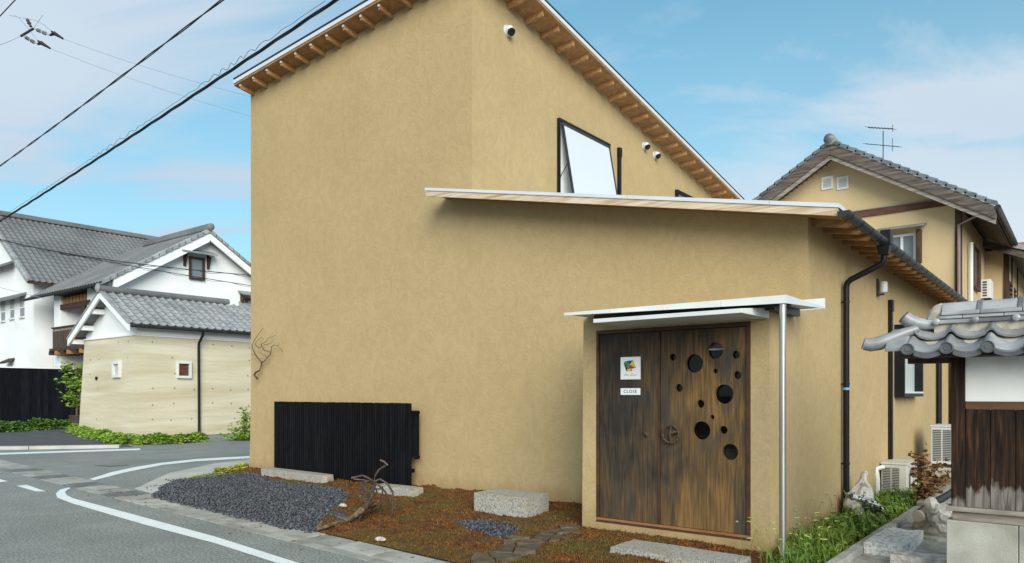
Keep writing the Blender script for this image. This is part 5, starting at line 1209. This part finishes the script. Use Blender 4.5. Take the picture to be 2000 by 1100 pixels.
# small deep windows
def deep_win_x(u0, u1, v0, v1):
    p0, p1 = on_x(u0, v1, EX + .06), on_x(u1, v0, EX + .06); t_ = .10; x0 = EX + .0
    w_ = put('window', MB().box(x0 + .002, p0.y + t_, p0.z + t_, x0 + .06, p1.y - t_, p1.z - t_), M['brown_wood'], es); fr = MB()
    for q in ((p0.y, p1.z - t_, p1.y, p1.z), (p0.y, p0.z, p1.y, p0.z + t_), (p0.y, p0.z + t_, p0.y + t_ * .6, p1.z - t_), (p1.y - t_ * .9, p0.z + t_, p1.y, p1.z - t_)): fr.box(x0 - .05, q[0], q[1], x0 + .14, q[2], q[3])
    put('window_frame', fr, M['white_paint'], w_, bev=.006)
deep_win_x(345, 373, 706, 739)
p0, p1 = on_y(222, 738, EY - .04), on_y(236, 705, EY - .04)
w_ = put('window', MB().box(p0.x + .1, EY - .04, p0.z + .12, p1.x - .08, EY + .02, p1.z - .12), M['shed'], es); fr = MB()
for q in ((p0.x, p1.z - .12, p1.x, p1.z), (p0.x, p0.z, p1.x, p0.z + .12), (p0.x, p0.z + .12, p0.x + .1, p1.z - .12), (p1.x - .08, p0.z + .12, p1.x, p1.z - .12)): fr.box(q[0], EY - .12, q[1], q[2], EY + .05, q[3])
put('window_frame', fr, M['white_paint'], w_, bev=.006)
put('pipe_stub', MB().lathe([(.07, 0), (.07, .06), (.03, .065)], (on_y(191, 739, EY).x, EY - .02, on_y(191, 739, EY).z), (0, -1, 0), 10), M['black'], es)
tie = mesh_of('tie_hole', MB().lathe([(.03, 0), (.03, .008), (.02, .010)], (0, 0, 0), (1, 0, 0), 8), mat('tie_plug', (.27, .20, .12), rough=.9))
for r_ in range(6):
    zz = .62 + .58 * r_ - .0
    for k in range(9):
        f_ = zz / EZ
        if random.random() < .3: continue
        inst('tie_hole', tie, es, Matrix.Translation((EX + .115 * (1 - f_), EY + .55 + k * .82 + random.uniform(-.12, .12), zz + random.uniform(-.03, .03))))
    for k in range(5):
        if random.random() < .55: continue
        inst('tie_hole', tie, es, Matrix.Translation((EX - .5 - k * .8, EY - .115 + .15 * zz / EZ, zz)) @ Matrix.Rotation(R(-90), 4, 'Z'))
dy = on_x(387, 700, EX + .1).y
put('downpipe', MB().tube([(XE, dy, ez - .1), (XE, dy, ez - .25), (EX + .16, dy, ez - .55), (EX + .14, dy, ez - .75), (EX + .18, dy, 0)], .05, 10), M['black'], es, smooth='auto')
put('gutter', MB().tube([(XE + .06, EY - .3, ez - .05), (XE + .06, EY + LEN, ez - .05)], .055, 8), M['gutter'], es, smooth='auto')

# black board fence
XF = on_z(0, 833).x
fe = thing('black_fence', 'tall black charred board fence with a pale cap beside the storehouse', 'fence', (XF, 14, 0))
fy0, fy1, fz = 9.4, 16.2, 2.86
bd = mesh_of('board', MB().box(0, 0, 0, .03, .168, fz - .02), M['blackboard'])
y = fy0
while y < fy1: inst('board', bd, fe, Matrix.Translation((XF - .03 + random.uniform(-.004, .004), y, .02))); y += .172
put('fence_cap', MB().box(XF - .10, fy0, fz, XF + .06, fy1 + .1, fz + .06), M['white_wall'], fe)
put('end_post', MB().box(XF - .12, fy1 + .02, 0, XF + .10, fy1 + .45, 3.1), M['grey_wood'], fe)

# white house with the big tiled roof (far left)
XH = XF - 5.0; YH = on_x(66, 548, XH).y
h1 = thing('white_storehouse', 'large white plastered house with long grey tiled roof at the far left', 'house', (XH, YH, 0))
xr1 = -53.0; eZ = on_x(60, 546, XH + .6).z; rZ = on_x(0, 421, xr1).z; H1S = (rZ - eZ) / (XH + .6 - xr1)
zz1 = lambda x: rZ - H1S * abs(x - xr1)
xw = xr1 - (XH - xr1)
put('wall', MB().prism([(xw, YH, 0), (XH, YH, 0), (XH, YH, zz1(XH) - .2), (xr1, YH, zz1(xr1) - .2), (xw, YH, zz1(xw) - .2)], (0, 16, 0)), M['white_wall'], h1)
def h1slab(x0, x1, y0_, y1_, lo_, hi_, m, nm, pr, bev=0): return put(nm, MB().loft([Vector((x0, y0_, zz1(x0) + lo_)), Vector((x1, y0_, zz1(x1) + lo_)), Vector((x1, y0_, zz1(x1) + hi_)), Vector((x0, y0_, zz1(x0) + hi_))], [Vector((x0, y1_, zz1(x0) + lo_)), Vector((x1, y1_, zz1(x1) + lo_)), Vector((x1, y1_, zz1(x1) + hi_)), Vector((x0, y1_, zz1(x0) + hi_))]), m, pr, bev=bev)
xe1 = XH + .75; yv = YH - .55
r1 = h1slab(xr1, xe1, yv, YH + 15, -.16, -.04, M['dark_wood'], 'roof', h1); h1slab(xr1 - (xe1 - xr1), xr1 - .004, yv, YH + 15, -.16, -.04, M['tile_far'], 'rear_slope', r1)
lr = math.hypot(xe1 - xr1, zz1(xr1) - zz1(xe1)); nd = 19
tile_field(Vector((xr1, yv + .2, rZ)), Vector((0, 1, 0)), Vector((xe1 - xr1, 0, zz1(xe1) - rZ)), 46, nd, .32, lr / nd, M['tile_far'], r1)
for k in range(nd):
    t0, t1 = k / nd, (k + 1.1) / nd; p0 = Vector((lerp(xr1, xe1, t0), yv, lerp(rZ, zz1(xe1), t0))); p1 = Vector((lerp(xr1, xe1, t1), yv, lerp(rZ, zz1(xe1), t1)))
    P = [(-.06, -.16), (-.06, .06), (.06, .11), (.18, .08), (.26, .02), (.0, -.02)]; put('verge_tile', MB().loft([p0 + Vector((0, a, b)) for a, b in P], [p1 + Vector((0, a, b + .05)) for a, b in P]), M['tile'], r1)
put('ridge_tile', MB().box(xr1 - .16, yv - .05, rZ + .0, xr1 + .16, YH + 15, rZ + .30), M['tile_far'], r1, bev=.06)
for v0, h_ in ((515, .26), (582, .30)):
    p = on_y(20, v0, YH); b_ = put('hood_roof', MB().prism([(xw, YH - .55, p.z - .28), (xw, YH, p.z + .02), (xw, YH, p.z + .14), (xw, YH - .55, p.z - .16)], (on_y(33 if v0 < 550 else 52, v0, YH).x - xw, 0, 0)), M['tile_far'], h1)
for u0, u1, v0, v1 in ((-16, -8, 596, 637), (3, 10, 587, 627), (21, 28, 583, 622), (40, 48, 578, 619)):
    p0, p1 = on_y(u0, v1, YH), on_y(u1, v0, YH); w_ = put('window', MB().box(p0.x, YH - .02, p0.z, p1.x, YH - .001, lerp(p0.z, p1.z, .42)), M['sky_glass'], h1)
    put('window_frame', MB().box(p0.x - .08, YH - .10, p0.z - .10, p1.x + .08, YH - .021, p0.z - .01).box(p0.x - .08, YH - .10, p1.z, p1.x + .08, YH - .0205, p1.z + .12), M['white_paint'], w_); put('blind', MB().box(p0.x, YH - .03, lerp(p0.z, p1.z, .5), p1.x, YH - .0015, p1.z), M['shed'], w_)
p = on_y(35, 707, YH); put('hood_roof', MB().prism([(on_y(17, 707, YH).x, YH - .5, p.z - .1), (on_y(17, 707, YH).x, YH, p.z + .15), (on_y(17, 707, YH).x, YH, p.z + .25), (on_y(17, 707, YH).x, YH - .5, p.z + .0)], (1.0, 0, 0)), M['dark_wood'], h1)
pdy = on_x(108, 620, XH + .1).y
put('downpipe', MB().tube([(XH + .7, YH + .9, eZ - .45), (XH + .1, pdy, eZ - .75), (XH + .1, pdy, 0)], .06, 8), M['wire'], h1, smooth='auto')

# white gabled house with the balcony (behind the storehouse)
XG = -36.8; zs = lambda z: 1.62 + (z - 1.62) * 36.8 / 33; apx = on_x(410, 450, XG + .6); cor = on_x(203, 549, XG + .6)
YG2 = on_x(212, 570, XG).y
h2 = thing('white_gabled_house', 'white plastered gabled house with dark wooden balcony behind the earth storehouse', 'house', (XG, YG2, 0))
ry = apx.y; s2 = (apx.z - cor.z) / (ry - cor.y); zz2 = lambda y: apx.z - s2 * abs(y - ry)
yE = 2 * ry - YG2; XW2 = on_y(118, 600, YG2).x; 
put('wall', MB().prism([(XG, YG2, 0), (XG, yE, 0), (XG, yE, zz2(yE) - .25), (XG, ry, zz2(ry) - .25), (XG, YG2, zz2(YG2) - .25)], (-2.4, 0, 0)), M['white_wall'], h2)
put('rear_wall', MB().box(XW2 - 3, YG2 + 1.5, 0, XG - 2.401, yE, zs(6.5)), M['white_wall'], h2)
put('wing_wall', MB().box(XW2 - .9, YG2 + .02, 0, XW2, YG2 + 1.49, zs(6.25)), M['white_wall'], h2)
def h2slab(y0_, y1_, x0, x1, lo_, hi_, m, nm, pr, bev=0): return put(nm, MB().loft([Vector((x0, y0_, zz2(y0_) + lo_)), Vector((x0, y1_, zz2(y1_) + lo_)), Vector((x0, y1_, zz2(y1_) + hi_)), Vector((x0, y0_, zz2(y0_) + hi_))], [Vector((x1, y0_, zz2(y0_) + lo_)), Vector((x1, y1_, zz2(y1_) + lo_)), Vector((x1, y1_, zz2(y1_) + hi_)), Vector((x1, y0_, zz2(y0_) + hi_))]), m, pr, bev=bev)
ye0 = cor.y - .05; ye1 = 2 * ry - ye0; xg1 = XG + .6; xfar = XW2 - 3.4
r2 = h2slab(ye0, ry, xg1, xfar, -.12, -.04, M['tile_far'], 'roof', h2); h2slab(ry + .003, ye1, xg1, xfar, -.12, -.04, M['tile_far'], 'rear_slope', r2)
h2slab(ye0 + .5, ry - .002, xg1 - .02, xg1 - .16, -.60, -.13, M['white_wall'], 'barge_board', r2); h2slab(ry + .002, ye1, xg1 - .02, xg1 - .16, -.50, -.13, M['white_wall'], 'barge_board', r2)
h2slab(ry + .2, ye1, xg1 - .17, XG - .002, -.30, -.125, M['dark_wood'], 'soffit', r2)
lr = math.hypot(ry - ye0, zz2(ry) - zz2(ye0)); nd = 15
tile_field(Vector((xg1 - .25, ry, apx.z)), Vector((-1, 0, 0)), Vector((0, ye0 - ry, zz2(ye0) - apx.z)), 28, nd, .31, lr / nd, M['tile_far'], r2)
for k in range(nd + 1):
    for sgn, yE_ in ((-1, ye0), (1, ye1)):
        t0, t1 = k / (nd + 1), (k + 1.1) / (nd + 1); p0 = Vector((xg1, lerp(ry, yE_, t0), lerp(apx.z, zz2(yE_), t0))); p1 = Vector((xg1, lerp(ry, yE_, t1), lerp(apx.z, zz2(yE_), t1)))
        P = [(.04, -.13), (.04, .05), (-.08, .10), (-.2, .06), (-.3, .02), (.0, -.02)]; put('verge_tile', MB().loft([p0 + Vector((a, 0, b)) for a, b in P], [p1 + Vector((a, 0, b + .04)) for a, b in P]), M['tile'], r2)
xrl = on_y(283, 486, ry).x
put('ridge_tile', MB().box(max(xrl, xfar), ry - .15, apx.z, xg1 + .05, ry + .15, apx.z + .34), M['tile_far'], r2, bev=.06)
put('ridge_ornament', MB().lathe([(.17, 0), (.20, .08), (.14, .12), (.05, .15)], (xg1 + .05, ry, apx.z + .17), (1, 0, 0), 8), M['tile_far'], r2, smooth='auto')
put('eave_gutter', MB().tube([(xg1 - .6, ye0 - .06, zz2(ye0) - .12), (xfar, ye0 - .06, zz2(ye0) - .12)], .07, 8), M['wire'], r2, smooth='auto')
put('downpipe', MB().tube([(xg1 - 1.2, ye0 - .04, zz2(ye0) - .15), (XG - .1, YG2 - .06, zz2(ye0) - .75), (XG - .1, YG2 - .06, 3.5)], .05, 8), M['gutter'], h2, smooth='auto')
# balcony recess: beams, rafter blocks, posts, slatted parapet
zbe = zz2(YG2) - .25
put('eave_beam', MB().box(XW2, YG2 - .02, zs(5.55), XG - 2.0, YG2 + .16, zs(5.78)), M['dark_wood'], h2); put('eave_soffit', MB().box(XW2, YG2 - .3, zs(6.18), XG - 2.401, YG2 + 1.49, zs(6.24)), M['dark_wood'], h2)
for k in range(9): x = XW2 + .2 + k * .42; put('infill_block', MB().box(x, YG2 + .05, zs(5.80), x + .30, YG2 + .12, zs(6.10)), M['soffit'], h2)
put('upper_beam', MB().box(XW2, YG2 + .13, zs(5.79), XG - 2.401, YG2 + .2, zs(6.17)), M['dark_wood'], h2)
for u in (162,): x = on_y(u, 600, YG2).x; put('balcony_post', MB().box(x - .14, YG2 - .01, 3.5, x + .14, YG2 + .17, zs(5.549)), M['dark_wood'], h2)
put('mullion', MB().box(on_y(141, 600, YG2 + 1.4).x - .06, YG2 + 1.38, 3.5, on_y(141, 600, YG2 + 1.4).x + .06, YG2 + 1.499, zs(5.9)), M['white_paint'], h2)
pb = on_y(118, 688, YG2 - .35); zt0 = on_y(118, 640, YG2 - .35).z; zb0 = on_y(118, 680, YG2 - .35).z
bs = mesh_of('balcony_slat', MB().box(0, 0, 0, .11, .03, zt0 - zb0 - .16), M['balcony'])
for k in range(34):
    x = XW2 - .02 + k * .135
    if x > XG - 1.0: break
    inst('balcony_slat', bs, h2, Matrix.Translation((x, YG2 - .36, zb0)))
put('balcony_rail', MB().box(XW2 - .06, YG2 - .42, zt0 - .02, XG - .9, YG2 - .26, zt0 + .05), M['dark_wood'], h2); put('balcony_midrail', MB().box(XW2 - .02, YG2 - .35, zt0 - .16, XG - .9, YG2 - .31, zt0 - .021), M['grey_wood'], h2)
put('balcony_floor', MB().box(XW2 - .2, YG2 - .46, zb0 - .14, XG - .9, YG2 + 1.49, zb0 - .001), M['dark_wood'], h2)
for k in range(6): x = XW2 - .1 + k * .75; put('joist_end', MB().box(x, YG2 - .52, zb0 - .34, x + .16, YG2 + .9, zb0 - .141), M['soffit'] if k % 2 else M['dark_wood'], h2)
put('outdoor_light', MB().lathe([(.05, 0), (.12, .12), (.10, .2)], (on_y(140, 708, YG2 + 1.0).x, YG2 + 1.0, on_y(140, 708, YG2 + 1.0).z), (.3, -.8, -.4), 10), M['black'], h2)
# windows on the gable
def gable_win(u0, u1, v0, v1, hu0, hu1, hv):
    p0, p1 = on_x(u0, v1, XG), on_x(u1, v0, XG); w_ = put('window', MB().box(XG + .001, p0.y + .1, p0.z + .1, XG + .03, p1.y - .1, p1.z - .1), M['sky_glass'], h2); fr = MB()
    for q in ((p0.y, p1.z - .1, p1.y, p1.z), (p0.y, p0.z, p1.y, p0.z + .1), (p0.y, p0.z + .1, p0.y + .1, p1.z - .1), (p1.y - .1, p0.z + .1, p1.y, p1.z - .1)): fr.box(XG + .0315, q[0], q[1], XG + .14, q[2], q[3])
    put('window_frame', fr, M['dark_wood'], w_)
    h0, h1_ = on_x(hu0, hv, XG + .3), on_x(hu1, hv, XG + .3)
    put('window_hood', MB().prism([(XG + .62, h0.y, p1.z + .10), (XG, h0.y, p1.z + .32), (XG, h0.y, p1.z + .40), (XG + .62, h0.y, p1.z + .18)], (0, h1_.y - h0.y, 0)), M['tile'], w_)
    for yy in (p0.y - .28, p1.y + .16): put('hood_bracket', MB().prism([(XG + .002, yy, p1.z - .55), (XG + .12, yy, p1.z - .55), (XG + .34, yy, p1.z + .05), (XG + .002, yy, p1.z + .2)], (0, .09, 0)), M['dark_wood'], w_)
gable_win(368, 398, 505, 545, 350, 420, 500); gable_win(478, 500, 585, 605, 470, 520, 582)
put('lower_hood', MB().prism([(XG + .7, on_x(466, 600, XG).y, on_x(470, 606, XG).z), (XG, on_x(466, 600, XG).y, on_x(470, 600, XG).z + .2), (XG, on_x(466, 600, XG).y, on_x(470, 600, XG).z + .32), (XG + .7, on_x(466, 600, XG).y, on_x(470, 606, XG).z + .12)], (0, 4, 0)), M['tile'], h2)

# ------------------------------------------------------------------ plants on the left
rr = random.Random(8)
def clump_along(name, P, w, h, n, m, size, seed):
    pts = []
    for _ in range(n):
        i = rr.randrange(len(P) - 1); t_ = rr.random(); c = P[i].lerp(P[i + 1], t_); o_ = rr.gauss(0, w * .4); d = (P[i + 1] - P[i]).normalized(); nrm = Vector((-d.y, d.x, 0))
        hh = h * max(.15, 1 - (o_ / w) ** 2) * (1 + .5 * nz(c.x * 2, c.y * 2, seed)); pts.append(c + nrm * o_ + Vector((0, 0, rr.uniform(.25, 1) * hh)))
    return leaves(name, pts, size, m, seed, None, 'stuff', flat=.35)
clump_along('ground_cover', gz([(145, 843), (185, 854), (225, 863), (262, 868), (330, 867), (395, 862)]), .42, .28, 9500, M['leaf'], .115, 21)
clump_along('ground_cover', gz([(-160, 847), (0, 845), (60, 841), (145, 836)]), .40, .40, 6000, M['leaf_dark'], .13, 22)
clump_along('yellow_weeds', gz([(425, 926), (450, 921), (488, 914)]), .14, .10, 900, M['yellow_leaf'], .075, 23)
clump_along('yellow_weeds', gz([(352, 938), (425, 926)]), .05, .03, 160, M['yellow_leaf'], .05, 24)
pb = on_z(150, 838); pt_ = thing('potted_tree', 'slim bright green potted tree between the black fence and the earth wall', 'tree', (pb.x, pb.y, 0))
hz = 1.62 + 32 / F * (-sT * pb.x + cT * pb.y)
put('pot', MB().lathe([(.22, 0), (.30, .55), (.33, .60), (.30, .62)], (pb.x, pb.y, 0), (0, 0, 1), 14), M['terracotta'], pt_, smooth='auto')
tp_ = [Vector((pb.x, pb.y, .6)), Vector((pb.x + .05, pb.y, 1.4)), Vector((pb.x - .05, pb.y + .05, 2.1)), Vector((pb.x, pb.y, 2.7))]
put('trunk', MB().tube(tp_, [.05, .04, .03, .015], 7), M['twig'], pt_)
pts = []
for k in range(11):
    z = rr.uniform(.9, 2.75); c = Vector((pb.x + rr.uniform(-.42, .42), pb.y + rr.uniform(-.4, .4), z)); put('limb', MB().tube([Vector((pb.x, pb.y, z - .25)), c], [.018, .006], 5), M['twig'], pt_)
    for _ in range(70): pts.append(c + Vector((rr.gauss(0, .16), rr.gauss(0, .16), rr.gauss(0, .12))))
leaves('crown', pts, .19, M['leaf'], 31, pt_, None, flat=.3)
cb_ = on_z(478, 860); sh = thing('corner_shrub', 'small bright green shrub at the foot of the storehouse wall by the tan corner', 'shrub', (cb_.x, cb_.y, 0))
pts = [Vector((cb_.x, cb_.y, .05)) + Vector((rr.gauss(0, .28), rr.gauss(0, .28), abs(rr.gauss(0, .22)))) for _ in range(420)]
for k in range(6):
    e_ = Vector((cb_.x + rr.uniform(-.3, .3), cb_.y + rr.uniform(-.3, .3), rr.uniform(.7, 1.25))); put('stem', MB().tube([Vector((cb_.x, cb_.y, 0)), e_], [.012, .005], 5), M['twig'], sh)
    pts += [e_.lerp(Vector((cb_.x, cb_.y, 0)), rr.uniform(0, .4)) + Vector((rr.gauss(0, .05), rr.gauss(0, .05), rr.gauss(0, .05))) for _ in range(14)]
leaves('foliage', pts, .15, M['leaf'], 33, sh, None, flat=.3)

# fallen leaves and bits on the moss, the channel and the gravel edge
rr = random.Random(77); pts = []
while len(pts) < 260:
    s_, t_ = rr.random(), rr.random(); x, y = bed_pt(s_, t_)
    if rr.random() < .35: y = edge_in(x) - rr.uniform(.02, .75) ; z = .012
    else: z = bed_h(x, y) + .012
    pts.append((x, y, z))
leaves('fallen_leaves', pts, .045, M['dead_leaf'], 41, None, 'stuff', flat=.9)
st_ = MB(); rnd = random.Random(19)
for _ in range(420):
    a = rnd.choice(GP); x, y = a.x + rnd.gauss(0, .22), a.y + rnd.gauss(0, .16)
    if y < edge_in(x) - .05: continue
    r = rnd.uniform(.007, .018); o = Vector((x, y, bed_h(x, y) + .004)); st_.add([o + Vector((p.x * r * rnd.uniform(.7, 1.3), p.y * r * rnd.uniform(.7, 1.3), p.z * r * .6)) for p in ICO], ICOF)
kind(put('stray_gravel', st_, M['gravel'], fix=False), 'stuff')

# ------------------------------------------------------------------ overhead wires
def cable(label, a, b, r, sag=.12, m=None, twist=0, nm='power_cable', n=40, grp='overhead cables crossing the sky'):
    path = [a.lerp(b, i / n) - Vector((0, 0, sag * 4 * (i / n) * (1 - i / n))) for i in range(n + 1)]
    g = MB()
    if twist:
        fine_ = [];
        NN = n * 10
        d = (b - a).normalized(); s1 = d.cross(Vector((0, 0, 1))).normalized(); s2_ = s1.cross(d)
        for ph in range(twist):
            P = []
            for i in range(NN + 1):
                t_ = i / NN; c = a.lerp(b, t_) - Vector((0, 0, sag * 4 * t_ * (1 - t_))); an_ = 2 * math.pi * (t_ * (b - a).length / 2.6 + ph / twist); P.append(c + (s1 * math.cos(an_) + s2_ * math.sin(an_)) * r * 1.1)
            g.tube(P, r, 5)
    else: g.tube(path, r, 6)
    o = put(nm, g, m or M['wire']); tag(o, label, 'cable', grp); return o
cable('single black cable rising from the far left over the street', at(-160, 434, 26), at(520, -66, 9), .009, .10, twist=2)
cb1 = cable('thick lashed cable bundle slanting up past the tan eave', at(-160, 530, 27), at(760, -70, 9), .0125, .10, twist=3)
sp_ = MB(); a_, b_ = at(-160, 530, 27), at(760, -70, 9); P = []
for i in range(700):
    t_ = .12 + .83 * i / 699; c = a_.lerp(b_, t_) - Vector((0, 0, .4 * t_ * (1 - t_))); w_ = 1 if t_ < .6 else 1.6
    P.append(c + Vector((0, 0, .085 + .022 * w_ * math.sin(i * .55 + 3 * math.sin(i * .071)) * (.5 + .5 * math.sin(i * .043)))) + Vector((.02 * math.cos(i * .55), 0, 0)))
tag(put('messenger_wire', sp_.tube(P, .004, 4), M['wire']), 'thin spiral hanger wire running just above the thick bundle', 'wire')
cable('short dark cable crossing the top left corner', at(-60, 95, 20), at(60, -32, 16), .014, .0)
HB = 27.0
for (u0, v0, um, vm, u1, v1, r, lab) in ((-40, 456, 215, 508, 620, 548, .020, 'upper black cable in front of the far tiled roof'), (-40, 458, 215, 512, 620, 578, .016, 'lower black cable in front of the far tiled roof')):
    P = []
    a_, m_, b_ = at(u0, v0, HB), at(um, vm, HB), at(u1, v1, HB)
    for i in range(61):
        t_ = i / 60; P.append(a_ * ((1 - t_) * (1 - 2 * t_)) + m_ * (4 * t_ * (1 - t_)) + b_ * (t_ * (2 * t_ - 1)))
    g = MB(); g.tube(P, r * .8, 5); g.tube([p + Vector((0, .02 * math.sin(i * 1.3), .035 * math.cos(i * 1.3) - .03)) for i, p in enumerate(P)], r * .45, 4); tag(put('power_cable', g, M['wire']), lab, 'cable', 'cables in front of the far roofs')
cable('thin service wire sagging before the white storehouse', at(-40, 552, 36), at(106, 588, 37.5), .012, .0, M['wire_thin'], nm='service_wire')
# dead-end insulator assembly
ID = 22.0
def ip(c): return at(c[0] / 13.75, 30 + c[1] / 13.75, ID)
asm = thing('insulator_assembly', 'crossarm with two dead end insulator strings hanging in the top left sky', 'insulator', tuple(ip((600, 540))))
put('crossarm', MB().tube([ip((555, 565)), ip((900, 355))], .035, 8), M['wire'], asm)
for A_, B_, C_, E_ in (((630, 560), (1010, 780), (1020, 690), (1350, 890)), ((930, 365), (1340, 540), (1385, 435), (1695, 630))):
    d = (ip(B_) - ip(A_)); Lg = d.length
    prof = [(.012, 0)]
    for k in (.18, .24, .30, .36, .55, .61, .67, .73): prof += [(.02, Lg * (k - .018)), (.055, Lg * k), (.05, Lg * (k + .012)), (.02, Lg * (k + .02))]
    prof += [(.015, Lg)]
    put('insulator_string', MB().lathe(prof, ip(A_), d, 10), M['ceramic'], asm, smooth='auto')
    put('clamp', MB().tube([ip(B_), ip(C_) .lerp(ip(E_), .25), ip(E_)], [.03, .06, .025], 8), M['wire'], asm); put('clamp', MB().tube([ip(C_), ip(E_)], .03, 7), M['wire'], asm)
for P in ([(250, 0), (520, 60), (720, 95), (860, 115), (1010, 165), (1200, 270), (1385, 430)], [(400, 0), (520, 80), (760, 360), (1020, 690)], [(-60, 820), (300, 680), (560, 560)], [(905, 350), (1000, 200), (1150, 0)]): put('jumper_wire', MB().tube([ip(c) for c in P], .008, 5), M['wire_thin'], asm)
put('pin_insulator', MB().lathe([(.03, 0), (.05, .06), (.035, .10), (.06, .14), (.03, .20), (.04, .26)], ip((725, 100)), ip((820, 285)) - ip((725, 100)), 10), M['rust'], asm)
cable('upper thin grey line from the insulators to the tan house', ip((1695, 630)), at(560, 205, 20), .006, .12, M['wire_thin'], nm='thin_line', grp='thin lines from the insulators'); cable('lower thin grey line from the insulators to the tan house', ip((1350, 890)), at(560, 246, 20), .006, .12, M['wire_thin'], nm='thin_line', grp='thin lines from the insulators')
